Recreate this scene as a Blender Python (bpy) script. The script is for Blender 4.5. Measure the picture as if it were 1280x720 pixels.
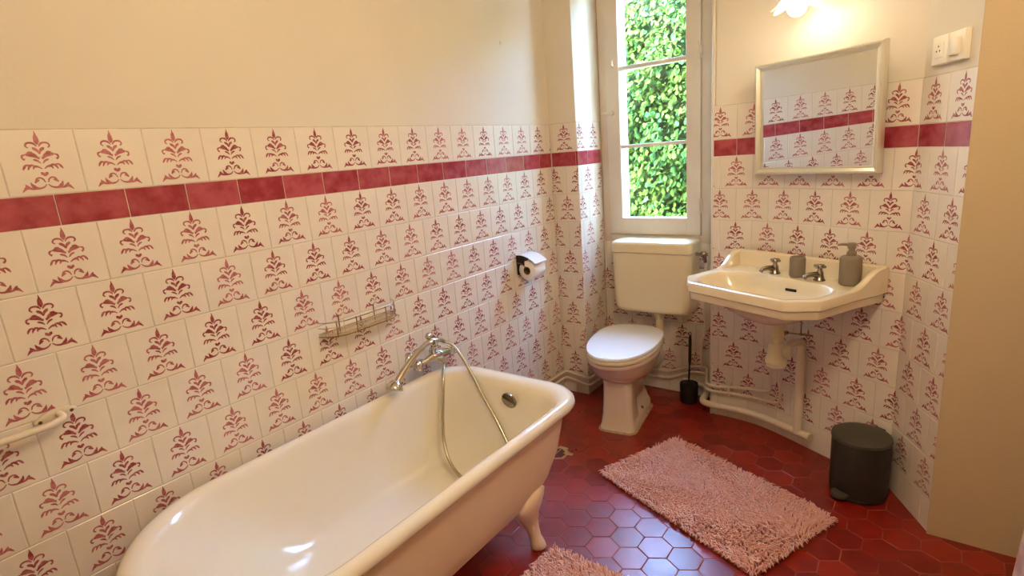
import bpy, bmesh, math, random
from mathutils import Vector, Matrix

for o in list(bpy.data.objects):
    bpy.data.objects.remove(o)
scene = bpy.context.scene
COL = scene.collection
rnd = random.Random(7)
PI = math.pi
R = math.radians

# ------------------------------------------------------------------ camera
cam_d = bpy.data.cameras.new('camera')
cam_d.sensor_width = 36.0
cam_d.lens = 691.74 / 1280 * 36.0
cam_d.clip_start = 0.02
cam = bpy.data.objects.new('camera', cam_d)
COL.objects.link(cam)
_r = Vector((0.80184511, 0.5924805, -0.07753241))
_d = Vector((0.078005, -0.23243624, -0.96947853))
_f = Vector((-0.59241847, 0.7713237, -0.2325943))
cam.matrix_world = Matrix(((_r.x, -_d.x, -_f.x, 1.68257), (_r.y, -_d.y, -_f.y, -0.49275),
                           (_r.z, -_d.z, -_f.z, 1.40065), (0, 0, 0, 1)))
scene.camera = cam

# ------------------------------------------------------------------ light
SKY = 6.6
SUN = 0.8
LAMP = 12.0          # ceiling lamp, radiant watts
SCONCE = 0.75
WARM = (1.0, 0.80, 0.54)
world = bpy.data.worlds.new('world')
scene.world = world
world.use_nodes = True
wn = world.node_tree
wn.nodes.clear()
w_out = wn.nodes.new('ShaderNodeOutputWorld')
w_bg = wn.nodes.new('ShaderNodeBackground')
w_sky = wn.nodes.new('ShaderNodeTexSky')
w_sky.sky_type = 'NISHITA'
w_sky.sun_disc = False
w_sky.sun_elevation = R(56)
w_sky.sun_rotation = R(200)
w_sky.ozone_density = 2.0
w_sky.dust_density = 1.5
w_bg.inputs['Strength'].default_value = SKY
w_tint = wn.nodes.new('ShaderNodeMix')
w_tint.data_type = 'RGBA'
w_tint.blend_type = 'MULTIPLY'
w_tint.inputs['Factor'].default_value = 1.0
w_tint.inputs[7].default_value = (0.86, 0.98, 1.06, 1)
wn.links.new(w_sky.outputs[0], w_tint.inputs[6])
wn.links.new(w_tint.outputs[2], w_bg.inputs['Color'])
wn.links.new(w_bg.outputs[0], w_out.inputs['Surface'])

sun_d = bpy.data.lights.new('sun', 'SUN')
sun_d.energy = SUN
sun_d.angle = R(1.0)
sun_d.color = (1.0, 0.95, 0.86)
sun = bpy.data.objects.new('sun', sun_d)
COL.objects.link(sun)
sun.rotation_euler = Vector((0.30, 0.62, -1.0)).to_track_quat('-Z', 'Y').to_euler()

vs = scene.view_settings
vs.view_transform = 'Standard'
vs.look = 'None'
vs.exposure = 1.7
vs.gamma = 1.0
vs.use_curve_mapping = False


# ------------------------------------------------------------------ helpers
def lin(c):
    out = []
    for v in c:
        v /= 255.0
        out.append(v / 12.92 if v <= 0.04045 else ((v + 0.055) / 1.055) ** 2.4)
    return (*out, 1.0)


def mat(name, rgb, rough=0.5, metal=0.0, var=0.0, vscale=8.0, bump=0.0, bscale=60.0, rgb2=None, spec=0.5,
        coat=0.0, per_obj=0.0, detail=3.0, rvar=0.0):
    m = bpy.data.materials.new(name)
    m.use_nodes = True
    nt = m.node_tree
    b = nt.nodes['Principled BSDF']
    c1 = lin(rgb)
    b.inputs['Base Color'].default_value = c1
    b.inputs['Roughness'].default_value = rough
    b.inputs['Metallic'].default_value = metal
    b.inputs['Specular IOR Level'].default_value = spec
    b.inputs['Coat Weight'].default_value = coat
    b.inputs['Coat Roughness'].default_value = 0.08
    tc = nt.nodes.new('ShaderNodeTexCoord')
    oi = nt.nodes.new('ShaderNodeObjectInfo')
    vec = tc.outputs['Object']
    if per_obj:
        ad = nt.nodes.new('ShaderNodeVectorMath')
        ad.operation = 'ADD'
        nt.links.new(tc.outputs['Object'], ad.inputs[0])
        cb = nt.nodes.new('ShaderNodeCombineXYZ')
        mu = nt.nodes.new('ShaderNodeMath')
        mu.operation = 'MULTIPLY'
        mu.inputs[1].default_value = 40.0
        nt.links.new(oi.outputs['Random'], mu.inputs[0])
        nt.links.new(mu.outputs[0], cb.inputs[0])
        nt.links.new(mu.outputs[0], cb.inputs[1])
        nt.links.new(cb.outputs[0], ad.inputs[1])
        vec = ad.outputs[0]
    if var or rgb2 or rvar:
        n = nt.nodes.new('ShaderNodeTexNoise')
        n.inputs['Scale'].default_value = vscale
        n.inputs['Detail'].default_value = detail
        nt.links.new(vec, n.inputs['Vector'])
        mx = nt.nodes.new('ShaderNodeMix')
        mx.data_type = 'RGBA'
        if rgb2:
            c2 = lin(rgb2)
        else:
            c2 = tuple(max(0, v * (1 - var)) for v in c1[:3]) + (1,)
        mx.inputs[6].default_value = c1
        mx.inputs[7].default_value = c2
        mr = nt.nodes.new('ShaderNodeMapRange')
        mr.inputs['From Min'].default_value = 0.32
        mr.inputs['From Max'].default_value = 0.68
        nt.links.new(n.outputs['Fac'], mr.inputs['Value'])
        fac = mr.outputs['Result']
        if per_obj:
            mm = nt.nodes.new('ShaderNodeMath')
            mm.operation = 'MULTIPLY_ADD'
            mm.use_clamp = True
            m2 = nt.nodes.new('ShaderNodeMath')
            m2.operation = 'SUBTRACT'
            m2.inputs[1].default_value = 0.5
            nt.links.new(oi.outputs['Random'], m2.inputs[0])
            nt.links.new(m2.outputs[0], mm.inputs[0])
            mm.inputs[1].default_value = per_obj
            nt.links.new(fac, mm.inputs[2])
            fac = mm.outputs[0]
        nt.links.new(fac, mx.inputs['Factor'])
        nt.links.new(mx.outputs[2], b.inputs['Base Color'])
        if rvar:
            mr2 = nt.nodes.new('ShaderNodeMapRange')
            mr2.inputs['To Min'].default_value = rough
            mr2.inputs['To Max'].default_value = rough + rvar
            nt.links.new(n.outputs['Fac'], mr2.inputs['Value'])
            nt.links.new(mr2.outputs['Result'], b.inputs['Roughness'])
    if bump:
        n2 = nt.nodes.new('ShaderNodeTexNoise')
        n2.inputs['Scale'].default_value = bscale
        n2.inputs['Detail'].default_value = 4.0
        nt.links.new(vec, n2.inputs['Vector'])
        bp = nt.nodes.new('ShaderNodeBump')
        bp.inputs['Strength'].default_value = bump
        bp.inputs['Distance'].default_value = 0.004
        nt.links.new(n2.outputs['Fac'], bp.inputs['Height'])
        nt.links.new(bp.outputs[0], b.inputs['Normal'])
    return m


def emit(name, rgb, strength):
    m = bpy.data.materials.new(name)
    m.use_nodes = True
    nt = m.node_tree
    nt.nodes.clear()
    o = nt.nodes.new('ShaderNodeOutputMaterial')
    e = nt.nodes.new('ShaderNodeEmission')
    e.inputs['Color'].default_value = (*rgb, 1)
    e.inputs['Strength'].default_value = strength
    nt.links.new(e.outputs[0], o.inputs['Surface'])
    return m


def see_through(name, tint, gloss=0.06, rough=0.02, diffuse=0.0, dcol=(1, 1, 1)):
    """thin sheet: clear body, a little mirror gloss, optional milky scatter"""
    m = bpy.data.materials.new(name)
    m.use_nodes = True
    nt = m.node_tree
    nt.nodes.clear()
    o = nt.nodes.new('ShaderNodeOutputMaterial')
    t = nt.nodes.new('ShaderNodeBsdfTransparent')
    t.inputs['Color'].default_value = (*tint, 1)
    g = nt.nodes.new('ShaderNodeBsdfGlossy')
    g.inputs['Roughness'].default_value = rough
    mx = nt.nodes.new('ShaderNodeMixShader')
    mx.inputs[0].default_value = gloss
    src = t.outputs[0]
    if diffuse:
        tr = nt.nodes.new('ShaderNodeBsdfTranslucent')
        tr.inputs['Color'].default_value = (*dcol, 1)
        df = nt.nodes.new('ShaderNodeBsdfDiffuse')
        df.inputs['Color'].default_value = (*dcol, 1)
        ma = nt.nodes.new('ShaderNodeMixShader')
        ma.inputs[0].default_value = 0.5
        nt.links.new(tr.outputs[0], ma.inputs[1])
        nt.links.new(df.outputs[0], ma.inputs[2])
        mb = nt.nodes.new('ShaderNodeMixShader')
        mb.inputs[0].default_value = diffuse
        nt.links.new(t.outputs[0], mb.inputs[1])
        nt.links.new(ma.outputs[0], mb.inputs[2])
        src = mb.outputs[0]
    nt.links.new(src, mx.inputs[1])
    nt.links.new(g.outputs[0], mx.inputs[2])
    nt.links.new(mx.outputs[0], o.inputs['Surface'])
    return m


class MB:
    """collects geometry for ONE mesh object"""

    def __init__(self):
        self.v = []
        self.f = []
        self.m = []

    def add(self, verts, faces, mi=0, M=None):
        b = len(self.v)
        for p in verts:
            p = Vector(p)
            self.v.append(tuple(M @ p) if M else tuple(p))
        for f in faces:
            self.f.append([b + i for i in f])
            self.m.append(mi)
        return self

    def box(self, x0, x1, y0, y1, z0, z1, mi=0, M=None):
        v = [(x, y, z) for z in (z0, z1) for y in (y0, y1) for x in (x0, x1)]
        f = [(0, 2, 3, 1), (4, 5, 7, 6), (0, 1, 5, 4), (2, 6, 7, 3), (0, 4, 6, 2), (1, 3, 7, 5)]
        return self.add(v, f, mi, M)

    def rbox(self, x0, x1, y0, y1, z0, z1, r=0.004, seg=2, mi=0, M=None):
        bm = bmesh.new()
        bmesh.ops.create_cube(bm, size=1.0)
        for v in bm.verts:
            v.co = Vector(((x0 + x1) / 2 + v.co.x * (x1 - x0), (y0 + y1) / 2 + v.co.y * (y1 - y0),
                           (z0 + z1) / 2 + v.co.z * (z1 - z0)))
        bmesh.ops.bevel(bm, geom=bm.edges[:] + bm.verts[:], offset=r, segments=seg, affect='EDGES', profile=0.5)
        bm.verts.index_update()
        self.add([v.co.copy() for v in bm.verts], [[v.index for v in f.verts] for f in bm.faces], mi, M)
        bm.free()
        return self

    def loft(self, rings, cap0=True, cap1=True, mi=0, M=None):
        n = len(rings[0])
        v = [p for r in rings for p in r]
        f = []
        for i in range(len(rings) - 1):
            for j in range(n):
                k = (j + 1) % n
                f.append((i * n + j, i * n + k, (i + 1) * n + k, (i + 1) * n + j))
        if cap0:
            f.append(tuple(reversed(range(n))))
        if cap1:
            f.append(tuple(range((len(rings) - 1) * n, len(rings) * n)))
        return self.add(v, f, mi, M)

    def lathe(self, prof, seg=24, mi=0, M=None, cap0=True, cap1=True):
        rings = [[(r * math.cos(2 * PI * j / seg), r * math.sin(2 * PI * j / seg), z) for j in range(seg)] for r, z in prof]
        return self.loft(rings, cap0, cap1, mi, M)

    def tube(self, pts, rad, seg=10, mi=0, M=None, smooth=0, closed=False):
        P = [Vector(p) for p in pts]
        if smooth:
            P = spline(P, smooth, closed)
        n = len(P)
        rads = rad if isinstance(rad, (list, tuple)) else None
        rings = []
        up = None
        for i in range(n):
            if closed:
                t = P[(i + 1) % n] - P[i - 1]
            else:
                t = P[min(i + 1, n - 1)] - P[max(i - 1, 0)]
            t.normalize()
            if up is None:
                up = Vector((0, 0, 1)) if abs(t.z) < 0.9 else Vector((1, 0, 0))
            a = t.cross(up).normalized()
            b = a.cross(t).normalized()
            up = b
            if rads:
                q = i / (n - 1) * (len(rads) - 1)
                k = min(int(q), len(rads) - 2)
                rr = rads[k] + (rads[k + 1] - rads[k]) * (q - k)
            else:
                rr = rad
            rings.append([P[i] + a * (rr * math.cos(2 * PI * j / seg)) + b * (rr * math.sin(2 * PI * j / seg)) for j in range(seg)])
        if closed:
            rings.append(rings[0])
            return self.loft(rings, False, False, mi, M)
        return self.loft(rings, True, True, mi, M)

    def mesh(self, name, mats, smooth=None, recalc=True):
        me = bpy.data.meshes.new(name)
        me.from_pydata(self.v, [], self.f)
        for m in (mats if isinstance(mats, (list, tuple)) else [mats]):
            me.materials.append(m)
        me.polygons.foreach_set('material_index', self.m)
        if recalc:
            bm = bmesh.new()
            bm.from_mesh(me)
            bmesh.ops.recalc_face_normals(bm, faces=bm.faces[:])
            bm.to_mesh(me)
            bm.free()
        if smooth is not None:
            me.polygons.foreach_set('use_smooth', [True] * len(me.polygons))
            me.set_sharp_from_angle(angle=R(smooth))
        me.update()
        return me

    def build(self, name, mats, parent=None, smooth=None, recalc=True):
        return link(name, self.mesh(name, mats, smooth, recalc), parent)


def link(name, me, parent=None, M=None):
    o = bpy.data.objects.new(name, me)
    COL.objects.link(o)
    if parent:
        o.parent = parent
    if M:
        o.matrix_local = M
    return o


def thing(name, label, cat, M=None, group=None):
    o = bpy.data.objects.new(name, None)
    COL.objects.link(o)
    o.empty_display_size = 0.05
    if M:
        o.matrix_world = M
    return tag(o, label, cat, group)


def tag(o, label, cat, group=None):
    o['label'] = label
    o['category'] = cat
    if group:
        o['group'] = group
    return o


def struct(o, label=None, cat=None):
    o['kind'] = 'structure'
    if label:
        o['label'] = label
    if cat:
        o['category'] = cat
    return o


def spline(P, n=8, closed=False):
    out = []
    m = len(P)
    for i in range(m if closed else m - 1):
        p1, p2 = P[i], P[(i + 1) % m]
        p0 = P[i - 1] if (i > 0 or closed) else p1 * 2 - p2
        p3 = P[(i + 2) % m] if (i + 2 < m or closed) else p2 * 2 - p1
        for k in range(n):
            t = k / n
            out.append(0.5 * ((2 * p1) + (p2 - p0) * t + (2 * p0 - 5 * p1 + 4 * p2 - p3) * t * t + (3 * p1 - p0 - 3 * p2 + p3) * t ** 3))
    if not closed:
        out.append(P[-1].copy())
    return out


def fillet(pts, r=0.03, n=5):
    """polyline with rounded corners"""
    P = [Vector(p) for p in pts]
    out = [P[0]]
    for i in range(1, len(P) - 1):
        a, b, c = P[i - 1], P[i], P[i + 1]
        d1, d2 = (a - b), (c - b)
        rr = min(r, d1.length * 0.45, d2.length * 0.45)
        s, e = b + d1.normalized() * rr, b + d2.normalized() * rr
        for k in range(n + 1):
            t = k / n
            out.append(s * (1 - t) ** 2 + b * 2 * t * (1 - t) + e * t * t)
    out.append(P[-1])
    return out


def rrect(x0, x1, y0, y1, radii, z, nc=10, ne=6):
    """rounded rectangle ring; radii = (x0y0, x1y0, x1y1, x0y1)"""
    w, h = x1 - x0, y1 - y0
    cs = [(x0, y0, 1, 1, PI), (x1, y0, -1, 1, 1.5 * PI), (x1, y1, -1, -1, 0), (x0, y1, 1, -1, 0.5 * PI)]
    pts = []
    arcs = []
    for (cx, cy, sx, sy, a0), r in zip(cs, radii):
        r = min(r, w / 2 * 0.999, h / 2 * 0.999)
        arcs.append([(cx + sx * r + r * math.cos(a0 + k / nc * PI / 2), cy + sy * r + r * math.sin(a0 + k / nc * PI / 2)) for k in range(nc + 1)])
    for i in range(4):
        pts += arcs[i]
        a, b = arcs[i][-1], arcs[(i + 1) % 4][0]
        for k in range(1, ne):
            t = k / ne
            pts.append((a[0] + (b[0] - a[0]) * t, a[1] + (b[1] - a[1]) * t))
    return [(x, y, z) for x, y in pts]


def frame(o, x, y, z=(0, 0, 1)):
    """matrix from origin and two axes"""
    x, y, z = Vector(x), Vector(y), Vector(z)
    return Matrix(((x.x, y.x, z.x, o[0]), (x.y, y.y, z.y, o[1]), (x.z, y.z, z.z, o[2]), (0, 0, 0, 1)))


def T(x, y, z):
    return Matrix.Translation((x, y, z))


def RZ(a):
    return Matrix.Rotation(R(a), 4, 'Z')


def RX(a):
    return Matrix.Rotation(R(a), 4, 'X')


def RY(a):
    return Matrix.Rotation(R(a), 4, 'Y')


# ------------------------------------------------------------------ materials
M_plaster = mat('plaster', (226, 217, 200), 0.85, var=0.04, vscale=2.5, bump=0.12, bscale=90)
M_beige = mat('beige_plaster', (206, 184, 148), 0.9, var=0.05, vscale=2.0, bump=0.25, bscale=160)
M_tile = mat('cream_tile', (236, 226, 212), 0.22, var=0.05, vscale=12, bump=0.05, bscale=35, per_obj=0.4, spec=0.5)
M_grout = mat('wall_grout', (214, 203, 184), 0.9, var=0.2, vscale=20)
M_motif = mat('stencil_red', (140, 52, 56), 0.3, vscale=70, rgb2=(188, 112, 114), per_obj=0.9, detail=2)
M_border = mat('rose_border', (150, 46, 60), 0.2, vscale=22, rgb2=(180, 82, 92), per_obj=0.7, detail=6, bump=0.05, bscale=30)
M_hex = mat('red_tomette', (152, 32, 13), 0.22, vscale=16, rgb2=(122, 17, 8), per_obj=1.1, bump=0.16, bscale=24, detail=5, rvar=0.18, spec=0.8)
M_hexdark = mat('patched_tomette', (70, 24, 20), 0.4, vscale=20, rgb2=(96, 34, 26))
M_hexgrout = mat('floor_grout', (182, 118, 90), 0.85, vscale=7, rgb2=(104, 44, 34), bump=0.2)
M_mortar = mat('mortar', (196, 168, 132), 0.9, var=0.3, vscale=40, bump=0.3)
M_white_paint = mat('cream_paint', (226, 214, 192), 0.45, var=0.06, vscale=5, bump=0.06, bscale=40)
M_win_paint = mat('window_paint', (222, 208, 188), 0.5, var=0.08, vscale=6, bump=0.08, bscale=30)
M_out = mat('outside_wall', (238, 240, 240), 0.9)
M_enamel = mat('cream_enamel', (238, 230, 212), 0.14, var=0.03, vscale=3, coat=0.3)
M_tubout = mat('tub_paint', (236, 212, 190), 0.5, var=0.05, vscale=4)
M_porcelain = mat('ivory_porcelain', (234, 220, 190), 0.12, var=0.02, vscale=3, coat=0.4)
M_pedestal = mat('toilet_porcelain', (232, 214, 196), 0.15, var=0.03, vscale=4, coat=0.4)
M_lid = mat('seat_white', (240, 240, 238), 0.18, coat=0.4)
M_cistern = mat('cistern_plastic', (226, 210, 172), 0.28, var=0.02, vscale=3)
M_chrome = mat('chrome', (205, 200, 192), 0.1, 1.0)
M_dullchrome = mat('worn_chrome', (150, 140, 128), 0.22, 1.0)
M_brass = mat('brass_wire', (150, 118, 80), 0.3, 1.0)
M_black = mat('black_plastic', (22, 21, 21), 0.45, var=0.2, vscale=10)
M_bin = mat('graphite_metal', (44, 40, 36), 0.42, var=0.05, vscale=6, spec=0.4)
M_binlid = mat('graphite_lid', (74, 72, 62), 0.5, spec=0.4)
M_taupe = mat('taupe_ceramic', (140, 126, 106), 0.55, var=0.05, vscale=8)
M_mat = mat('pink_chenille', (250, 206, 196), 0.9, vscale=30, rgb2=(242, 182, 170), spec=0.1)
M_matbase = mat('mat_backing', (170, 96, 88), 0.95)
M_paper = mat('toilet_paper', (240, 234, 226), 0.9)
M_card = mat('cardboard', (120, 92, 66), 0.9)
M_alu = mat('champagne_aluminium', (226, 222, 206), 0.32, 0.6)
M_mirror = mat('mirror_silver', (228, 230, 228), 0.01, 1.0)
M_switch = mat('switch_plastic', (240, 232, 214), 0.35)
M_hole = mat('dark_hole', (14, 12, 12), 0.8)
M_trap = mat('trap_plastic', (222, 212, 176), 0.35, var=0.05, vscale=10)
M_pipe = mat('painted_pipe', (228, 214, 194), 0.4, var=0.05, vscale=9)
M_hose = mat('steel_hose', (190, 182, 164), 0.25, 0.9)
M_towel = mat('pale_pink_terry', (240, 224, 224), 0.95, vscale=26, rgb2=(214, 170, 178), bump=0.6, bscale=120)
M_leafA = mat('leaf_green', (48, 74, 20), 0.8, vscale=3, rgb2=(34, 58, 15), spec=0.12)
M_leafB = mat('leaf_yellow_green', (68, 88, 25), 0.8, vscale=3, rgb2=(52, 74, 20), spec=0.12)
M_leafC = mat('leaf_deep_green', (26, 58, 22), 0.8, vscale=3, rgb2=(40, 74, 36), spec=0.12)
M_core = mat('hedge_shade', (20, 30, 14), 0.9, vscale=8, rgb2=(34, 44, 20), spec=0.1)  # dark colour stands in for shade in the gaps between leaves
M_bark = mat('bark', (54, 44, 34), 0.9)
M_soil = mat('garden_ground', (96, 104, 70), 0.95, var=0.4, vscale=3)
M_glass = see_through('window_glass', (0.97, 0.99, 0.98), 0.05, 0.01)
M_tray = see_through('amber_tray', (0.96, 0.90, 0.78), 0.15, 0.1, 0.25, (0.9, 0.8, 0.62))
M_petal = see_through('frosted_petal', (1.0, 0.98, 0.9), 0.08, 0.1, 0.55, (0.95, 0.95, 0.85))

# ------------------------------------------------------------------ the stencilled tile
# strokes of the right half of the printed ornament: (points, widths)
STROKES = [
    ([(0.0, .978), (0.003, .93), (0.0, .885), (0.0, .82), (0.0, .768)], [.004, .022, .052, .066, .012]),
    ([(0.012, .742), (0.045, .788), (0.09, .802), (0.135, .79), (0.15, .75), (0.122, .724)], [.012, .03, .026, .024, .022, .016]),
    ([(0.002, .628), (0.022, .683), (0.05, .708), (0.074, .728)], [.008, .036, .042, .02]),
    ([(0.018, .549), (0.065, .602), (0.118, .628), (0.178, .622)], [.012, .05, .07, .03]),
    ([(0.075, .598), (0.105, .652), (0.15, .662)], [.02, .04, .012]),
    ([(0.18, .626), (0.222, .61), (0.226, .572), (0.198, .548)], [.014, .026, .022, .03]),
    ([(0.012, .483), (0.043, .522), (0.075, .54), (0.1, .548)], [.01, .026, .028, .012]),
    ([(0.014, .402), (0.06, .437), (0.105, .442), (0.128, .400)], [.012, .024, .034, .01]),
    ([(0.076, .425), (0.125, .462), (0.165, .448), (0.192, .394)], [.012, .026, .034, .012]),
    ([(0.15, .462), (0.205, .466), (0.235, .43), (0.254, .394)], [.012, .026, .03, .012]),
    ([(0.01, .575), (0.03, .578)], [.02, .008]),
    ([(0.0, .292), (0.026, .33), (0.044, .352)], [.02, .044, .012]),
    ([(0.01, .33), (0.05, .318)], [.03, .01]),
    ([(0.018, .192), (0.038, .243), (0.076, .268), (0.118, .256), (0.14, .222)], [.012, .02, .024, .022, .012]),
    ([(0.086, .228), (0.118, .228), (0.152, .192)], [.01, .044, .014]),
    ([(0.01, .164), (0.05, .122), (0.12, .106), (0.18, .142), (0.205, .204)], [.012, .02, .03, .048, .008]),
    ([(0.11, .098), (0.2, .104), (0.262, .128), (0.33, .062)], [.01, .024, .05, .008]),
    ([(0.21, .112), (0.262, .15), (0.272, .178)], [.02, .034, .006]),
]


def motif_quads():
    quads = []
    for si, (pts, wd) in enumerate(STROKES):
        P = spline([Vector((x, y, 0)) for x, y in pts], 3)
        n = len(P)
        L, Rr = [], []
        for i in range(n):
            t = (P[min(i + 1, n - 1)] - P[max(i - 1, 0)]).normalized()
            q = i / (n - 1) * (len(wd) - 1)
            k = min(int(q), len(wd) - 2)
            w = (wd[k] + (wd[k + 1] - wd[k]) * (q - k)) * 0.56
            nn = Vector((-t.y, t.x, 0)) * w
            L.append(P[i] + nn)
            Rr.append(P[i] - nn)
        for i in range(n - 1):
            q = [(p.x, p.y) for p in (L[i], Rr[i], Rr[i + 1], L[i + 1])]
            quads.append((si, [(0.5 + x, y) for x, y in q]))
            if si > 0:
                quads.append((si + 0.5, [(0.5 - x, y) for x, y in reversed(q)]))
    return quads


MOTIF = motif_quads()
TS = 0.15          # tile pitch
TOP = 1.545        # top of the tiling
ROW_Z = [(TOP - 0.15, TOP)] + [(TOP - 0.225 - 0.15 * (n), TOP - 0.225 - 0.15 * (n - 1)) for n in range(1, 9)]
BORDER_Z = (TOP - 0.225, TOP - 0.15)
PLINTH_Z = (0.0, TOP - 0.225 - 1.2)


def clip_u(poly, lo, hi):
    for val, sgn in ((lo, 1), (hi, -1)):
        out = []
        for i in range(len(poly)):
            a, b = poly[i], poly[(i + 1) % len(poly)]
            ia, ib = (a[0] - val) * sgn >= 0, (b[0] - val) * sgn >= 0
            if ia:
                out.append(a)
            if ia != ib:
                t = (val - a[0]) / (b[0] - a[0])
                out.append((val, a[1] + (b[1] - a[1]) * t))
        poly = out
        if len(poly) < 3:
            return []
    return poly


def tile_mesh(a, b, h, motif, fmap=None, nseg=1, mats=None):
    """tile covering u in [a,b] (metres, inside a 0.15 wide tile) and v in [0,h]; fmap(u,v,n) bends it"""
    g, c = 0.0010, 0.0016
    mb = MB()
    us = [a + g, a + g + c] + [a + g + c + (b - a - 2 * g - 2 * c) * k / nseg for k in range(1, nseg)] + [b - g - c, b - g]
    vv = [g, g + c, h - g - c, h - g]
    fm = fmap or (lambda u, v, n: (u, v, n))
    nu, nv = len(us), 4
    vs_ = []
    for i, u in enumerate(us):
        for j, v in enumerate(vv):
            vs_.append(fm(u, v, -0.0012 if i in (0, nu - 1) or j in (0, 3) else 0.0))
    fs = [(i * nv + j, (i + 1) * nv + j, (i + 1) * nv + j + 1, i * nv + j + 1) for i in range(nu - 1) for j in range(nv - 1)]
    ring = [(i, 0) for i in range(nu)] + [(nu - 1, j) for j in range(1, nv)] + [(i, nv - 1) for i in range(nu - 2, -1, -1)] + [(0, j) for j in range(nv - 2, 0, -1)]
    base = len(vs_)
    for i, j in ring:
        vs_.append(fm(us[i], vv[j], -0.004))
    m = len(ring)
    for k in range(m):
        k2 = (k + 1) % m
        fs.append((ring[k][0] * nv + ring[k][1], base + k, base + k2, ring[k2][0] * nv + ring[k2][1]))
    mb.add(vs_, fs, 0)
    if motif:
        for lift, q in MOTIF:
            p = clip_u([(x * TS, y * TS) for x, y in q], a + 0.002, b - 0.002)
            if p:
                mb.add([fm(x, y, 0.0002 + 0.00003 * lift) for x, y in p], [tuple(range(len(p)))], 1)
    return mb.mesh('wall_tile', mats, None, recalc=False)


TILE_CACHE = {}


def flat_tiles(parent, origin, udir, ndir, length, even_joint, rows=range(9), border_joint=None, zmin=0.0, plinth=True, bond=None):
    """tile a flat wall: u runs from 0 to length along udir at height z"""
    ud, nd = Vector(udir), Vector(ndir)

    def put(name, a, b, u0, z0, h, motif, mats):
        key = (round(a, 4), round(b, 4), round(h, 4), motif, mats[0].name)
        if key not in TILE_CACHE:
            TILE_CACHE[key] = tile_mesh(a, b, h, motif, None, 1, mats)
        o = Vector(origin) + ud * u0 + Vector((0, 0, z0))
        link(name, TILE_CACHE[key], parent, frame(o, ud, (0, 0, 1), nd))

    def run(name, joint, z0, h, motif, mats):
        k = math.floor((0 - joint) / TS) - 1
        while joint + k * TS < length - 0.008:
            u0 = joint + k * TS
            a, b = max(0, -u0), min(TS, length - u0)
            if b - a > 0.012:
                put(name, a, b, u0, z0, h, motif, mats)
            k += 1

    for n in rows:
        z0, z1 = ROW_Z[n]
        if z0 < zmin - 1e-4:
            continue
        run('wall_tile', bond(n) if bond else even_joint + (0.075 if n % 2 else 0), z0, TS, True, [M_tile, M_motif])
    if border_joint is not None:
        run('border_tile', border_joint, BORDER_Z[0], 0.075, False, [M_border])
    if plinth:
        run('plinth_tile', even_joint + 0.075, 0.0, PLINTH_Z[1], False, [M_tile])


# ------------------------------------------------------------------ structure
CEIL = 2.62
XR = 2.07          # right hand wall
YB = -1.45         # wall behind the camera
YP = 2.143         # face of the pier
XP = 0.166         # side of the pier
YW = 2.41          # window wall
CV = [(0.845, 2.228), (0.94, 2.226), (1.03, 2.216), (1.12, 2.19), (1.21, 2.147), (1.30, 2.098), (1.42, 2.033), (1.55, 1.967), (1.635, 1.922)]
CEND = (1.77, 1.67)

# left wall
wl = MB().box(-0.16, -0.003, YB - 0.1, YP + 0.1, 0, CEIL).build('wall_left', M_plaster)
struct(wl, 'long wall, cream plaster above patterned tiles beside the bathtub', 'wall')
MB().box(-0.003, -0.0012, YB, YP, 0, TOP + 0.002).build('grout_bed', M_grout, wl)
# u runs towards the camera's right = +Y, normal +X
Y0 = -0.6
flat_tiles(wl, (0, Y0, 0), (0, 1, 0), (1, 0, 0), YP - Y0, 0.0, border_joint=-0.0693 + 0.15,
           bond=lambda n: 0.0 if n == 0 else (0.002 if n % 2 else 0.075))

# back wall with pier and window opening
ox0, ox1, oz0, oz1 = XP + 0.008, 0.838, 0.872, 2.34
wb = MB()
wb.box(-0.16, XP - 0.003, YP + 0.003, 2.62, 0, CEIL)                       # pier
wb.box(XP - 0.003, 0.86, YW + 0.003, 2.62, 0, oz0)                        # under the window
wb.box(XP - 0.003, 0.86, YW + 0.003, 2.62, oz1, CEIL)                     # above the window
wb.box(XP - 0.003, 0.235, YW + 0.062, 2.62, oz0, oz1)                     # left jamb outside
wb.box(0.74, 0.86, YW + 0.062, 2.62, oz0, oz1)                            # right jamb outside
wb = struct(wb.build('wall_back', M_plaster), 'window wall with a tiled pier beside the toilet', 'wall')
MB().box(-0.0, XP - 0.0012, YP + 0.0012, YP + 0.003, 0, TOP + 0.002).build('grout_bed', M_grout, wb)
MB().box(XP - 0.003, XP - 0.0012, YP + 0.0012, YW, 0, TOP + 0.002).build('grout_bed', M_grout, wb)
MB().box(XP, 0.845, YW + 0.0012, YW + 0.003, 0, 0.871).build('grout_bed', M_grout, wb)
flat_tiles(wb, (0, YP, 0), (1, 0, 0), (0, -1, 0), XP, 0.013, border_joint=0.004)
flat_tiles(wb, (XP, YP, 0), (0, 1, 0), (1, 0, 0), YW - YP, 0.106, border_joint=0.112)
flat_tiles(wb, (XP, YW, 0), (1, 0, 0), (0, -1, 0), 0.845 - XP, 0.013, rows=range(4, 9))

# rounded corner wall carrying the washbasin
CVP = [Vector((x, y, 0)) for x, y in CV]
CVS = spline(CVP, 6) + [Vector((*CEND, 0))]
CL = [0.0]
for a_, b_ in zip(CVS[:-1], CVS[1:]):
    CL.append(CL[-1] + (b_ - a_).length)
FOLD = CL[-2]


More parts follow.
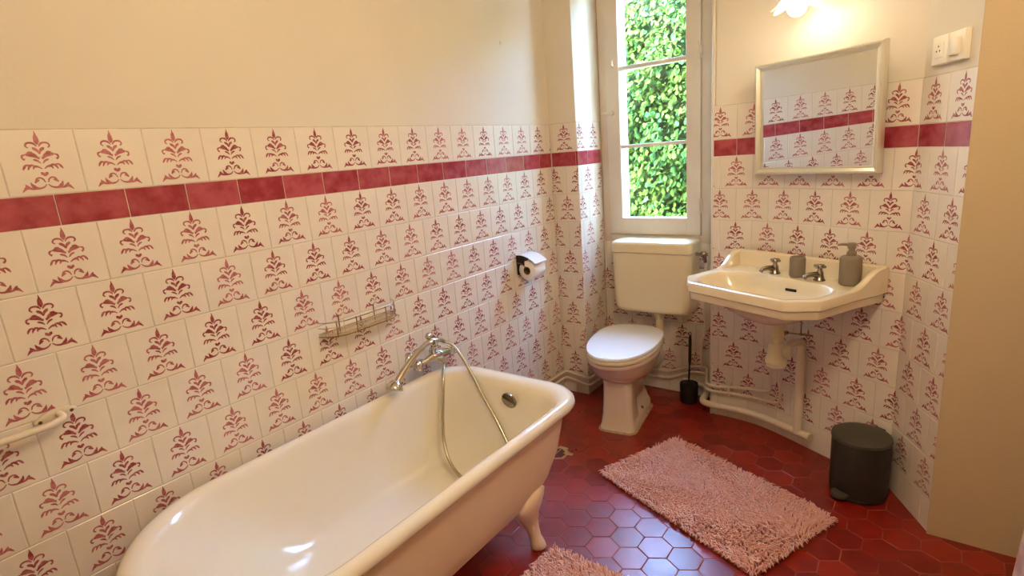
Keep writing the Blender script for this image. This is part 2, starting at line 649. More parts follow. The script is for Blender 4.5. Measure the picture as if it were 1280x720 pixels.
def on_curve(s, off=0.0):
    """point at arc length s, off metres into the room; returns (x, y, nx, ny)"""
    s_ = min(max(s, 0.0), CL[-1])
    k = 0
    while k < len(CL) - 2 and CL[k + 1] < s_:
        k += 1
    a, b = CVS[k], CVS[k + 1]
    t = (s_ - CL[k]) / (CL[k + 1] - CL[k])
    p = a + (b - a) * t
    d = (b - a).normalized()
    # soften normals between neighbouring chords, rounded fold
    if k < len(CL) - 3:
        d2 = (CVS[k + 2] - CVS[k]).normalized()
        d0 = (CVS[k + 1] - CVS[max(k - 1, 0)]).normalized()
        d = (d0 * (1 - t) + d2 * t).normalized()
    n = Vector((d.y, -d.x, 0))
    n = -n if n.y > 0 else n
    return p.x + n.x * off, p.y + n.y * off, n.x, n.y


mb = MB()
SS = CL[:-1] + [FOLD + (CL[-1] - FOLD) * k / 4 for k in range(1, 5)]
ring_in = [on_curve(s, -0.003)[:2] for s in SS]
outer = [(XR + 0.3, 1.676), (XR + 0.3, 2.75), (0.845, 2.75)]
prof = [(0.848, 2.24)] + ring_in[1:] + [(1.772, 1.676)] + outer
prof[-1] = (0.848, 2.75)
nP = len(prof)
vv_ = [(x, y, 0) for x, y in prof] + [(x, y, CEIL) for x, y in prof]
ff_ = [(i, (i + 1) % nP, nP + (i + 1) % nP, nP + i) for i in range(nP)] + [tuple(reversed(range(nP))), tuple(range(nP, 2 * nP))]
wc = struct(mb.add(vv_, ff_).build('wall_corner', M_plaster, None, 30), 'rounded corner wall, patterned tiles below cream plaster, behind the washbasin', 'wall')

mb = MB()
gv, gf = [], []
SG = [s for s in SS]
for s in SG:
    x, y, _, _ = on_curve(s, -0.0012)
    gv += [(x, y, 0), (x, y, TOP + 0.002)]
for i in range(len(SG) - 1):
    gf.append((2 * i, 2 * i + 2, 2 * i + 3, 2 * i + 1))
for s in SG:
    x, y, _, _ = on_curve(s, -0.0034)
    gv += [(x, y, 0), (x, y, TOP + 0.002)]
nb = 2 * len(SG)
for i in range(len(SG) - 1):
    gf.append((2 * i + 1, 2 * i + 3, nb + 2 * i + 3, nb + 2 * i + 1))
mb.add(gv, gf).build('grout_bed', M_grout, wc)


def curve_run(name, joint, z0, h, motif, mats):
    total = CL[-1]
    k = -3
    while joint + k * TS < total - 0.008:
        u0 = joint + k * TS
        a, b = max(0.0, -u0), min(TS, total - u0)
        if b - a > 0.012:
            x0, y0, _, _ = on_curve(u0 + a)

            def fm(u, v, n, u0=u0, x0=x0, y0=y0, z0=z0):
                x, y, _, _ = on_curve(u0 + u, n)
                return (x - x0, y - y0, v)
            o = link(name, tile_mesh(a, b, h, motif, fm, 8, mats), wc, T(x0, y0, z0))
            o.data.polygons.foreach_set('use_smooth', [True] * len(o.data.polygons))
            o.data.set_sharp_from_angle(angle=R(22))
        k += 1


EJ = FOLD % TS
for n in range(9):
    curve_run('wall_tile', EJ + (0.075 if n % 2 else 0), ROW_Z[n][0], TS, True, [M_tile, M_motif])
curve_run('border_tile', EJ, BORDER_Z[0], 0.075, False, [M_border])
curve_run('plinth_tile', EJ + 0.075, 0.0, PLINTH_Z[1], False, [M_tile])
# pale corner bead on the window side of the rounded wall
MB().tube([(0.8465, 2.2335, 0.0), (0.8465, 2.2335, CEIL - 0.01)], 0.0075, 10).build('corner_bead', M_plaster, wc, 60)

# plain wall return and right hand wall, wall behind, ceiling
wr = MB()
wr.box(1.765, XR + 0.12, 1.668, 1.69, 0, CEIL)
wr.box(XR, XR + 0.12, YB - 0.1, 1.69, 0, CEIL)
wr = struct(wr.build('wall_right', M_beige), 'plain beige plaster wall return beside the tiled corner', 'wall')
wf = struct(MB().box(-0.16, XR + 0.12, YB - 0.12, YB, 0, CEIL).build('wall_front', M_plaster), 'plain plaster wall behind the viewer', 'wall')
ce = struct(MB().box(-0.2, XR + 0.35, YB - 0.15, 2.75, CEIL, CEIL + 0.12).build('ceiling', M_plaster), 'flat white ceiling', 'ceiling')

# floor of hexagonal terracotta tiles
fl = struct(MB().box(-0.16, XR + 0.12, YB - 0.1, 2.75, -0.12, -0.0012).build('floor', M_hexgrout), 'dark red hexagonal terracotta floor', 'floor')
HP, HR = 0.1083, 0.0938


def hex_mesh(name, mats):
    mb = MB()
    ro, ri = HP / math.sqrt(3) - 0.0013, HP / math.sqrt(3) - 0.0030
    st = HR / (HP * math.sqrt(3) / 2)
    rings = []
    for r, z in ((ro, -0.006), (ro, -0.0007), (ri, 0.0)):
        rings.append([(r * math.sin(k * PI / 3), r * math.cos(k * PI / 3) * st, z) for k in range(6)])
    mb.loft(rings, False, True)
    return mb.mesh(name, mats, None)


def hex_cut(cx, cy):
    """does the hexagon touch the floor area and can the camera see it"""
    if cx < -0.03 or cx > XR + 0.03 or cy < YB or cy > 2.45:
        return False
    return True


hm = hex_mesh('floor_tile', M_hex)
rest = MB()
hx0, hy0 = 0.993, 1.123
for j in range(-28, 16):
    for i in range(-12, 13):
        cx = hx0 + i * HP + (HP / 2 if j % 2 else 0)
        cy = hy0 + j * HR
        if not hex_cut(cx, cy):
            continue
        if cy > YW - 0.02 or (cx > 1.86 and cy > 1.72) or (cx < XP - 0.1 and cy > YP + 0.06):
            continue
        if j == 4 and i == -6:
            patch_at = (cx, cy)
            continue
        dz = rnd.uniform(-0.0006, 0.0004)
        tilt = (rnd.uniform(-0.006, 0.006), rnd.uniform(-0.006, 0.006))
        # in view: right of the tub's shadow and in front of the camera
        seen = cy > 0.55 and not (cx < 0.25 and cy < 1.1) and cx + 0.62 * (cy - 1.6) < 2.35
        Mx = T(cx, cy, dz) @ Matrix.Rotation(tilt[0], 4, 'X') @ Matrix.Rotation(tilt[1], 4, 'Y') @ RZ(60 * rnd.randrange(6) if False else 0)
        if seen:
            link('floor_tile', hm, fl, Mx)
        else:
            rest.add([v.co for v in hm.vertices], [list(p.vertices) for p in hm.polygons], 0, Mx)
ro_ = rest.build('floor_tiles_beyond', M_hex, fl)
ro_['kind'] = 'stuff'
# the cracked tile set in pale mortar
px, py = patch_at
mb = MB()
for sgn in (1, -1):
    pts = []
    for k in range(6):
        a = k * PI / 3
        pts.append((0.046 * math.sin(a), 0.046 * math.cos(a)))
    half = [pts[(k + (0 if sgn > 0 else 3)) % 6] for k in range(4)]
    half = [(x + 0.003 * (1 if sgn > 0 else -1), y) for x, y in half]
    vtx = [(x, y, -0.002) for x, y in half] + [(x * 0.97, y * 0.97, -0.0005) for x, y in half]
    m_ = MB().add(vtx, [(4, 5, 6, 7), (0, 1, 5, 4), (1, 2, 6, 5), (2, 3, 7, 6), (3, 0, 4, 7)])
    o = m_.build('cracked_tile_half', M_hexdark, fl)
    o.location = (px, py, 0)
mb = MB()
ringo = [(0.0625 * math.sin(k * PI / 3), 0.0625 * math.cos(k * PI / 3), -0.001) for k in range(6)]
mb.add(ringo, [tuple(range(6))])
mb.rbox(0.03, 0.075, 0.012, 0.03, -0.002, 0.0008, 0.001)
mb.rbox(-0.02, 0.03, 0.05, 0.064, -0.002, 0.0008, 0.001)
o = mb.build('mortar_patch', M_mortar, fl)
o.location = (px, py, 0)

# ------------------------------------------------------------------ window
win = bpy.data.objects.new('window_1', None)
COL.objects.link(win)
win.location = (0.5, YW, oz0)
struct(win, 'narrow cream wooden casement window with three panes above the cistern', 'window')
WI = Matrix.Translation((-0.5, -YW, -oz0))


def wbuild(mb, name, m, parent=win, smooth=None):
    o = mb.build(name, m, parent, smooth)
    if parent is win:
        o.matrix_local = WI
    return o


fx0, fx1 = 0.213, 0.731       # sash outer
fz0, fz1 = 0.914, 2.30
gx0, gx1 = 0.292, 0.658       # glass
gz = [(1.006, 1.392), (1.404, 1.798), (1.812, 2.212)]
yf, yb_ = YW - 0.004, YW + 0.06
mb = MB()
mb.rbox(ox0 - 0.006, fx0 - 0.003, yf + 0.006, yb_, oz0, oz1, 0.003)
mb.rbox(fx1 + 0.003, ox1 + 0.005, yf + 0.006, yb_, oz0, oz1, 0.003)
mb.rbox(fx0 - 0.004, fx1 + 0.004, yf + 0.0062, yb_, oz0, fz0 - 0.003, 0.003)
mb.rbox(fx0 - 0.004, fx1 + 0.004, yf + 0.0062, yb_, fz1 + 0.003, oz1, 0.003)
wbuild(mb, 'window_frame', M_win_paint, smooth=40)
for a, b in ((fx0, gx0), (gx1, fx1)):
    wbuild(MB().rbox(a, b, yf - 0.004, yb_ - 0.012, fz0, fz1, 0.003), 'stile', M_win_paint, smooth=40)
for a, b in ((fz0, gz[0][0]), (gz[2][1], fz1)):
    wbuild(MB().rbox(gx0 - 0.001, gx1 + 0.001, yf - 0.0035, yb_ - 0.012, a, b, 0.003), 'rail', M_win_paint, smooth=40)
for a, b in ((gz[0][1], gz[1][0]), (gz[1][1], gz[2][0])):
    wbuild(MB().rbox(gx0 - 0.001, gx1 + 0.001, yf - 0.001, yb_ - 0.014, a - 0.003, b + 0.003, 0.003), 'muntin', M_win_paint, smooth=40)
for a, b in gz:
    wbuild(MB().box(gx0 - 0.003, gx1 + 0.003, YW + 0.024, YW + 0.027, a - 0.003, b + 0.003), 'pane', M_glass)
for z in (1.79, 1.03):
    mb = MB()
    for k in range(3):
        mb.tube([(fx1 - 0.002, yf - 0.008, z + k * 0.027), (fx1 - 0.002, yf - 0.008, z + 0.023 + k * 0.027)], 0.0058, 10)
    mb.rbox(fx1 - 0.012, fx1 + 0.010, yf - 0.006, yf - 0.0035, z, z + 0.078, 0.001)
    wbuild(mb, 'hinge', M_win_paint, smooth=40)
for z in (1.58,):
    mb = MB()
    mb.rbox(fx0 - 0.026, fx0 + 0.006, yf - 0.006, yf + 0.008, z - 0.009, z + 0.009, 0.002)
    mb.tube([(fx0 - 0.022, yf - 0.011, z), (fx0 + 0.048, yf - 0.011, z)], 0.0055, 10)
    mb.rbox(fx0 + 0.028, fx0 + 0.042, yf - 0.016, yf - 0.002, z - 0.011, z + 0.011, 0.002)
    wbuild(mb, 'slide_bolt', M_win_paint, smooth=40)
mb = MB()
mb.tube([(gx0 - 0.03, yf - 0.006, 1.82), (gx0 - 0.03, yf - 0.018, 1.825), (gx0 - 0.03, yf - 0.02, 1.85)], 0.005, 8)
wbuild(mb, 'catch', M_lid, smooth=40)

# ------------------------------------------------------------------ garden
gr = MB().box(-6, 8, 2.75, 12, -0.3, -0.2).build('garden_ground', M_soil)
struct(gr, 'rough garden ground outside the window', 'ground')
hedge = thing('hedge', 'dense leafy green hedge outside the window', 'hedge', T(-0.1, 4.35, -0.2))
H_X0, H_X1, H_Z1, H_Y = -1.7, 2.7, 2.75, 4.1  # unseen right end extended to block low sky light


def leaf_mesh(name, m):
    pts = [(0, 0, 0), (0.25, 0.25, 0.06), (0.28, 0.60, 0.05), (0, 1.08, -0.12), (-0.28, 0.60, 0.05), (-0.25, 0.25, 0.06), (0, 0.5, -0.03)]
    f = [(0, 1, 6), (1, 2, 6), (2, 3, 6), (3, 4, 6), (4, 5, 6), (5, 0, 6)]
    return MB().add(pts, f).mesh(name, m, None, recalc=False)


LEAVES = [leaf_mesh('leaf', m) for m in (M_leafA, M_leafB, M_leafC)]
fol = MB()
n_single = 0
lv = [v.co.copy() for v in LEAVES[0].vertices]
lf = [tuple(p.vertices) for p in LEAVES[0].polygons]


def hedge_top(x):
    t = min(1, max(0, (x - 0.8) / 0.8))
    return H_Z1 + 0.2 * t * t * (3 - 2 * t)  # unseen right part raised to cut sky light on the window reveal


def bulge(x, z):
    return 0.16 * math.sin(2.6 * x + 1.3 * z) * math.sin(2.1 * z - 0.7 * x + 0.5) + 0.07 * math.sin(9 * x + 2) * math.sin(8 * z) + 0.05 * math.sin(17 * x + 3 * z) * math.sin(15 * z + 1)


for i in range(34000):
    x = rnd.uniform(H_X0, H_X1)
    z = rnd.uniform(-0.2, hedge_top(x))
    core = -0.75 < x < 0.65 and 0.55 < z < 2.75
    if not core and rnd.random() < 0.55:
        continue
    depth = rnd.random() ** 1.3 * 0.26
    y = H_Y + bulge(x, z) + depth - (0.0 if z < hedge_top(x) - 0.4 else -(z - hedge_top(x) + 0.4) * 0.6)
    s = rnd.uniform(0.035, 0.068) * (1.0 if core else 1.5)
    Mx = T(x, y, z) @ RZ(rnd.uniform(-50, 50)) @ RX(rnd.uniform(95, 175) * -1 if rnd.random() < 0.85 else rnd.uniform(-60, 60)) @ RY(rnd.uniform(-45, 45)) @ Matrix.Scale(s, 4)
    k = 1 if rnd.random() < 0.42 + 0.3 * math.sin(5 * x + 4 * z) else (2 if rnd.random() < 0.35 else 0)
    if core and depth < 0.03 and s > 0.05 and n_single < 300 and -0.62 < x < 0.42 and 0.8 < z < 2.5:
        o = link('leaf', LEAVES[k], hedge)
        o.matrix_local = T(0.1, -4.35, 0.2) @ Mx
        n_single += 1
    else:
        fol.add(lv, lf, k, Mx)
fo = fol.build('foliage', [M_leafA, M_leafB, M_leafC], hedge, None, recalc=False)
fo.matrix_local = T(0.1, -4.35, 0.2)
fo['kind'] = 'stuff'
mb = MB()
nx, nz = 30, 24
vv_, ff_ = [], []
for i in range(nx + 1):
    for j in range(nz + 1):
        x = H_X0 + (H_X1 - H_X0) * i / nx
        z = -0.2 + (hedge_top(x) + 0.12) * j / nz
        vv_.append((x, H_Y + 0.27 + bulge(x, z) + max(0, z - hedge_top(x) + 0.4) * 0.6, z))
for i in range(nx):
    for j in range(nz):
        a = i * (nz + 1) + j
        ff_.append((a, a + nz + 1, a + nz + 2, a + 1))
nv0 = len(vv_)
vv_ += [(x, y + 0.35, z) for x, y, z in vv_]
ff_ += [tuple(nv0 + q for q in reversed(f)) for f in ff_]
o = mb.add(vv_, ff_).build('shade_backing', M_core, hedge)  # dark sheet behind the leaves, painted as shaded gaps
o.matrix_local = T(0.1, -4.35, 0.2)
mb = MB()
for i in range(9):
    x = H_X0 + 0.3 + i * 0.45
    mb.tube([(x, H_Y + 0.35, -0.25), (x + rnd.uniform(-.1, .1), H_Y + 0.3, 0.8), (x + rnd.uniform(-.15, .15), H_Y + 0.35, 2.4)], [0.03, 0.02, 0.008], 6, smooth=4)
o = mb.build('stems', M_bark, hedge, 60)
o.matrix_local = T(0.1, -4.35, 0.2)

# ------------------------------------------------------------------ bathtub
tub = thing('bathtub', 'cream cast-iron clawfoot bathtub along the tiled wall', 'bathtub', T(0.378, 0.48, 0))
TI = T(-0.378, -0.48, 0)
XC = 0.378
tub_rings = [  # a, y near, y far, r near, r far, z
    (0.10, 0.48, 0.80, 0.09, 0.08, 0.192), (0.18, 0.30, 0.89, 0.17, 0.12, 0.195), (0.220, 0.22, 0.945, 0.21, 0.13, 0.207),
    (0.246, 0.155, 0.988, 0.23, 0.13, 0.235), (0.266, 0.075, 1.018, 0.25, 0.13, 0.29), (0.281, -0.025, 1.045, 0.27, 0.135, 0.37),
    (0.291, -0.10, 1.066, 0.28, 0.135, 0.45), (0.2975, -0.145, 1.085, 0.29, 0.13, 0.505), (0.303, -0.165, 1.098, 0.295, 0.13, 0.527),
    (0.311, -0.182, 1.116, 0.30, 0.135, 0.537), (0.320, -0.198, 1.135, 0.31, 0.14, 0.5405), (0.330, -0.212, 1.155, 0.32, 0.15, 0.540),
    (0.339, -0.224, 1.172, 0.33, 0.155, 0.534), (0.345, -0.232, 1.184, 0.335, 0.16, 0.523), (0.346, -0.234, 1.187, 0.336, 0.16, 0.512),
    (0.341, -0.228, 1.180, 0.33, 0.155, 0.501), (0.331, -0.215, 1.163, 0.32, 0.15, 0.496), (0.320, -0.198, 1.142, 0.31, 0.14, 0.496)]
tub_out = [(0.320, -0.198, 1.142, 0.31, 0.14, 0.496), (0.3175, -0.19, 1.135, 0.305, 0.14, 0.485), (0.312, -0.165, 1.122, 0.30, 0.14, 0.43),
           (0.302, -0.10, 1.105, 0.29, 0.14, 0.35), (0.287, -0.01, 1.066, 0.275, 0.15, 0.27), (0.266, 0.07, 1.022, 0.25, 0.16, 0.215),
           (0.235, 0.14, 0.965, 0.23, 0.15, 0.182), (0.195, 0.22, 0.90, 0.19, 0.13, 0.168), (0.10, 0.40, 0.85, 0.09, 0.08, 0.162)]


def tub_ring(a, yn, yfar, rn, rf, z):
    return rrect(XC - a, XC + a, yn, yfar, (rn, rn, rf, rf), z, 12, 8)


mb = MB()
mb.loft([tub_ring(*r) for r in tub_rings], True, False, 0)
o = mb.build('basin', M_enamel, tub, 60)
o.matrix_local = TI
mb = MB()
mb.loft([tub_ring(*r) for r in tub_out], False, True, 0)
o = mb.build('outer_shell', M_tubout, tub, 60)
o.matrix_local = TI


def foot_mesh():
    secs = [  # x (out), y, z, rx, ry   local: foot at tub corner, +x = outwards
        (0.028, -0.012, 0.262, 0.004, 0.030), (0.026, -0.020, 0.250, 0.010, 0.052), (0.016, -0.034, 0.222, 0.020, 0.070), (0.000, -0.032, 0.190, 0.028, 0.066), (-0.018, -0.020, 0.155, 0.032, 0.048),
        (-0.024, -0.006, 0.115, 0.028, 0.034), (-0.020, 0.002, 0.08, 0.023, 0.026), (-0.014, 0.006, 0.05, 0.022, 0.023), (-0.008, 0.008, 0.028, 0.027, 0.026), (-0.005, 0.008, 0.012, 0.030, 0.028), (-0.008, 0.008, 0.0, 0.024, 0.024)]
    rings = []
    for x, y, z, rx, ry in secs:
        rings.append([(x + rx * math.cos(2 * PI * k / 18) * (1 + 0.12 * math.cos(2 * PI * k / 18)), y + ry * math.sin(2 * PI * k / 18), z) for k in range(18)])
    return MB().loft(rings).mesh('foot', M_tubout, 70)


fm_ = foot_mesh()
for sx, yy in ((1, 0.90), (-1, 0.90), (1, 0.09), (-1, 0.09)):
    Mx = TI @ T(XC + sx * 0.268 - sx * 0.01, yy, 0)
    if sx < 0:
        Mx = Mx @ RZ(180)
    link('foot', fm_, tub, Mx)
mb = MB()
OV = T(0.43, 1.062, 0.475) @ RX(90 + 13)
mb.lathe([(0.020, -0.012), (0.033, -0.004), (0.034, 0.002), (0.031, 0.006), (0.028, 0.004), (0.002, 0.004)], 28, 0, OV)
mb.rbox(-0.028, 0.028, -0.0035, 0.0035, 0.003, 0.010, 0.0015, 2, 0, OV @ RZ(-28))
o = mb.build('overflow_cover', M_dullchrome, tub, 40)
o.matrix_local = TI
mb = MB()
mb.lathe([(0.035, 0.190), (0.035, 0.195), (0.03, 0.197), (0.022, 0.194), (0.001, 0.194)], 24, 0, T(0.378, 0.88, 0))
o = mb.build('drain', M_dullchrome, tub, 40)
o.matrix_local = TI

# ------------------------------------------------------------------ bath mixer and hand shower
mix = thing('bath_mixer', 'chrome two-handle wall mixer above the bathtub rim', 'faucet', T(0.0, 1.02, 0.6))
MI = T(0, -1.02, -0.6)


def mbuild(mb, name, m=M_chrome, smooth=45):
    o = mb.build(name, m, mix, smooth)
    o.matrix_local = MI
    return o


for y in (0.965, 1.105):
    mb = MB()
    Mw = T(0.0, y, 0.605) @ RY(90)
    mb.lathe([(0.031, 0.0005), (0.031, 0.004), (0.024, 0.014), (0.012, 0.018), (0.012, 0.05), (0.017, 0.052), (0.017, 0.068), (0.010, 0.075)], 24, 0, Mw)
    mbuild(mb, 'wall_union')
mb = MB()
mb.tube([(0.075, 0.955, 0.607), (0.075, 0.99, 0.609), (0.075, 1.02, 0.612), (0.075, 1.06, 0.610), (0.075, 1.115, 0.605)], [0.012, 0.013, 0.019, 0.021, 0.014], 16, smooth=5)
mb.tube([(0.078, 1.045, 0.60), (0.09, 1.06, 0.585), (0.095, 1.066, 0.566)], [0.014, 0.012, 0.0095], 14, smooth=4)
mbuild(mb, 'body')
for y0, sg in ((0.95, -1), (1.12, 1)):
    mb = MB()
    Mw = T(0.075, y0, 0.606) @ RX(90 * -sg)
    mb.lathe([(0.010, -0.004), (0.012, 0.004), (0.020, 0.008), (0.023, 0.014), (0.021, 0.026), (0.014, 0.032), (0.004, 0.034)], 20, 0, Mw)
    for k in range(5):
        a = 2 * PI * k / 5
        mb.rbox(-0.004, 0.004, 0.017, 0.027, 0.010, 0.026, 0.002, 2, 0, Mw @ RZ(72 * k))
    mbuild(mb, 'handle')
mb = MB()
mb.tube([(0.075, 1.03, 0.62), (0.077, 1.028, 0.645), (0.082, 1.026, 0.664)], [0.013, 0.010, 0.012], 14, smooth=4)
mb.tube([(0.065, 1.026, 0.692), (0.066, 1.025, 0.672), (0.084, 1.025, 0.662), (0.102, 1.025, 0.672), (0.103, 1.026, 0.692)], 0.007, 10, smooth=5)
mb.lathe([(0.006, -0.004), (0.014, 0.004), (0.016, 0.014), (0.010, 0.024), (0.002, 0.027)], 18, 0, T(0.066, 1.022, 0.69))
mbuild(mb, 'cradle')

hs = thing('hand_shower', 'chrome telephone-style hand shower resting in the mixer cradle', 'shower head', T(0.085, 1.0, 0.68))
HI = T(-0.085, -1.0, -0.68)
mb = MB()
mb.tube([(0.088, 1.082, 0.663), (0.087, 1.06, 0.672), (0.085, 1.025, 0.682), (0.084, 0.985, 0.679), (0.084, 0.93, 0.660), (0.086, 0.87, 0.628), (0.09, 0.825, 0.598), (0.092, 0.80, 0.580)],
        [0.010, 0.013, 0.0135, 0.012, 0.012, 0.013, 0.0145, 0.016], 16, smooth=5)
o = mb.build('handset_handle', M_chrome, hs, 60)
o.matrix_local = HI
mb = MB()
Hm = T(0.090, 0.793, 0.572) @ RX(-28) @ RY(-8)
mb.lathe([(0.010, 0.026), (0.020, 0.020), (0.031, 0.004), (0.034, -0.006), (0.034, -0.012), (0.030, -0.014), (0.027, -0.011), (0.001, -0.011)], 28, 0, Hm)
o = mb.build('spray_head', M_chrome, hs, 45)
o.matrix_local = HI
mb = MB()
hose = [(0.095, 1.066, 0.570), (0.115, 1.040, 0.564), (0.142, 1.005, 0.540), (0.160, 0.972, 0.47), (0.178, 0.938, 0.38), (0.20, 0.912, 0.31), (0.25, 0.885, 0.245), (0.33, 0.87, 0.207), (0.43, 0.885, 0.202),
        (0.50, 0.93, 0.203), (0.515, 0.975, 0.212), (0.49, 1.0, 0.245), (0.44, 1.020, 0.31), (0.37, 1.043, 0.39), (0.30, 1.063, 0.46), (0.22, 1.088, 0.545), (0.155, 1.10, 0.615), (0.115, 1.098, 0.650), (0.088, 1.082, 0.663)]
mb.tube(hose, 0.0068, 10, smooth=10)
o = mb.build('hose', M_hose, hs, 60)
o.matrix_local = HI

# ------------------------------------------------------------------ things on the left wall
bk = thing('soap_basket', 'wire soap basket fixed to the tiles above the tub', 'soap basket', T(0, 0.732, 0.835))
BI = T(0, -0.732, -0.818)
BC = 0.732


def basket_path(z, inset=0.0):
    return [(0.004, BC - 0.168 + inset, z), (0.035, BC - 0.160 + inset, z), (0.078 - inset, BC - 0.112 + inset, z), (0.080 - inset, BC, z), (0.078 - inset, BC + 0.112 - inset, z), (0.035, BC + 0.160 - inset, z), (0.004, BC + 0.168 - inset, z)]


for z, r in ((0.868, 0.0022), (0.848, 0.0018)):
    mb = MB()
    mb.tube(fillet(basket_path(z), 0.02), r, 8)
    o = mb.build('rail', M_chrome, bk, 60)
    o.matrix_local = BI
mb = MB()
pp = [(x, y) for x, y, z in fillet(basket_path(0.82), 0.02)]
nP = len(pp)
mb.loft([[(x, y, 0.816) for x, y in pp], [(x, y, 0.828) for x, y in pp], [(x * 0.93, BC + (y - BC) * 0.975, 0.828) for x, y in pp], [(x * 0.93, BC + (y - BC) * 0.975, 0.820) for x, y in pp]])
o = mb.build('tray', M_tray, bk, 30)
o.matrix_local = BI
mb = MB()
mb.tube(fillet(basket_path(0.817), 0.02), 0.0026, 8)
o = mb.build('tray_rim', M_brass, bk, 60)
o.matrix_local = BI
for y, x in ((BC - 0.13, 0.06), (BC - 0.06, 0.0806), (BC + 0.075, 0.0806), (BC + 0.135, 0.058), (BC - 0.08, 0.004), (BC + 0.08, 0.004)):
    o = MB().tube([(x + 0.001, y, 0.812), (x + 0.001, y, 0.872)], 0.0022, 8).build('upright', M_brass, bk, 60)
    o.matrix_local = BI

ph = thing('toilet_paper_holder', 'metal toilet paper holder with white curved flap on the tiled wall', 'paper holder', T(0, 1.8, 0.85))
PI_ = T(0, -1.8, -0.85)
mb = MB()
mb.rbox(0.0005, 0.006, 1.752, 1.852, 0.795, 0.90, 0.002)
mb.rbox(0.0, 0.05, 1.752, 1.755, 0.85, 0.90, 0.001)
o = mb.build('back_plate', M_black, ph, 40)
o.matrix_local = PI_
mb = MB()
flap = []
for k in range(11):
    t = k / 10
    flap.append((0.004 + 0.116 * t, 0.903 + 0.010 * math.sin(t * PI * 0.5) - 0.050 * t * t))
vv_ = []
for x, z in flap:
    vv_ += [(x, 1.747, z), (x, 1.857, z)]
for x, z in flap:
    vv_ += [(x, 1.747, z - 0.0025), (x, 1.857, z - 0.0025)]
n2 = 22
ff_ = []
for k in range(10):
    a = 2 * k
    ff_ += [(a, a + 1, a + 3, a + 2), (n2 + a, n2 + a + 2, n2 + a + 3, n2 + a + 1), (a, a + 2, n2 + a + 2, n2 + a), (a + 1, n2 + a + 1, n2 + a + 3, a + 3)]
ff_ += [(20, 21, n2 + 21, n2 + 20), (0, n2, n2 + 1, 1)]
o = mb.add(vv_, ff_).build('flap', M_lid, ph, 40)
o.matrix_local = PI_
mb = MB()
mb.tube(fillet([(0.006, 1.752, 0.86), (0.03, 1.750, 0.86), (0.062, 1.750, 0.838), (0.062, 1.85, 0.838)], 0.01), 0.0025, 8)
o = mb.build('roll_arm', M_dullchrome, ph, 60)
o.matrix_local = PI_
tr = thing('toilet_roll', 'white toilet paper roll hanging under the holder flap', 'toilet paper', T(0.062, 1.803, 0.822))
mb = MB()
Mw = RX(90)
seg = 32
mb.lathe([(0.021, -0.049), (0.048, -0.049), (0.050, -0.047), (0.050, 0.047), (0.048, 0.049), (0.021, 0.049)], seg, 0, Mw, False, False)
mb.build('paper', M_paper, tr, 50)
mb = MB()
mb.lathe([(0.021, -0.0495), (0.0195, -0.0495), (0.0195, 0.0495), (0.021, 0.0495)], seg, 0, Mw, False, False)
mb.build('core', M_card, tr, 50)

tb = thing('towel_bar', 'cream painted towel bar screwed to the left tiles beside the tub', 'towel bar', T(0, -0.19, 0.868))
TBI = T(0, 0.19, -0.868)


def tbar(mb, name, m):
    o = mb.build(name, m, tb, 50)
    o.matrix_local = TBI
    return o


mb = MB()
mb.tube(fillet([(0.002, -0.176, 0.872), (0.045, -0.174, 0.869), (0.060, -0.205, 0.866), (0.060, -0.90, 0.866), (0.045, -0.935, 0.869), (0.002, -0.933, 0.872)], 0.035, 7), 0.0085, 14)
tbar(mb, 'bar', M_white_paint)
for yc in (-0.182, -0.927):
    ring = []
    for k in range(28):
        a = 2 * PI * k / 28
        u, v = 0.044 * math.cos(a), 0.0135 * math.sin(a) * (1.25 if abs(math.cos(a)) < .75 else 0.9)
        ring.append((u, v))
    mb = MB()
    mb.loft([[(0.0004, yc + u, 0.868 + v + u * 0.10) for u, v in ring], [(0.0085, yc + u, 0.868 + v + u * 0.10) for u, v in ring], [(0.0105, yc + u * 0.95, 0.868 + v * 0.85 + u * 0.10) for u, v in ring]])
    pl = tbar(mb, 'mounting_plate', M_white_paint)
    for dy in (-0.032, 0.032):
        s_ = MB().lathe([(0.0042, 0.0), (0.0042, 0.0015), (0.003, 0.0025), (0.0005, 0.0025)], 12, 0, T(0.0102, yc + dy, 0.868 + dy * 0.10) @ RY(90)).build('screw', M_dullchrome, pl, 40)

wp = tag(MB().lathe([(0.0085, 0.0), (0.0085, 0.003), (0.006, 0.005), (0.0035, 0.0045), (0.003, 0.001), (0.001, 0.001)], 18, 0, T(-0.0028, 1.763, 1.922) @ RY(90)).build('wall_plug', M_lid, None, 40),
         'small white round wall plug in the plaster above the tiles', 'wall plug')

# ------------------------------------------------------------------ toilet
toi = thing('toilet', 'cream porcelain toilet with closed white lid under the window', 'toilet', T(0.435, 2.262, 0) @ RZ(8.5))


def egg(a, yb, yf_, z, back=0.12, n=40, sq=2.3):
    """egg ring: y from -yf_ (front) to -yb (back, flatter)"""
    ym = yb + (yf_ - yb) * 0.42
    out = []
    for k in range(n):
        t = 2 * PI * k / n
        c, s = math.cos(t), math.sin(t)
        x = a * math.copysign(abs(c) ** (2 / sq), c)
        if s >= 0:   # back half
            y = -ym + (ym - yb) * math.copysign(abs(s) ** (2 / 3.2), s)
        else:
            y = -ym + (yf_ - ym) * math.copysign(abs(s) ** (2 / 2.05), s)
        out.append((x, y, z))
    return out


mb = MB()
mb.loft([egg(0.100, 0.21, 0.42, 0.255, sq=2.2), egg(0.125, 0.17, 0.455, 0.268), egg(0.150, 0.12, 0.495, 0.30), egg(0.166, 0.08, 0.528, 0.34), egg(0.172, 0.05, 0.545, 0.365),
         egg(0.176, 0.045, 0.553, 0.372), egg(0.177, 0.045, 0.556, 0.382), egg(0.176, 0.045, 0.556, 0.392), egg(0.170, 0.05, 0.55, 0.397)])
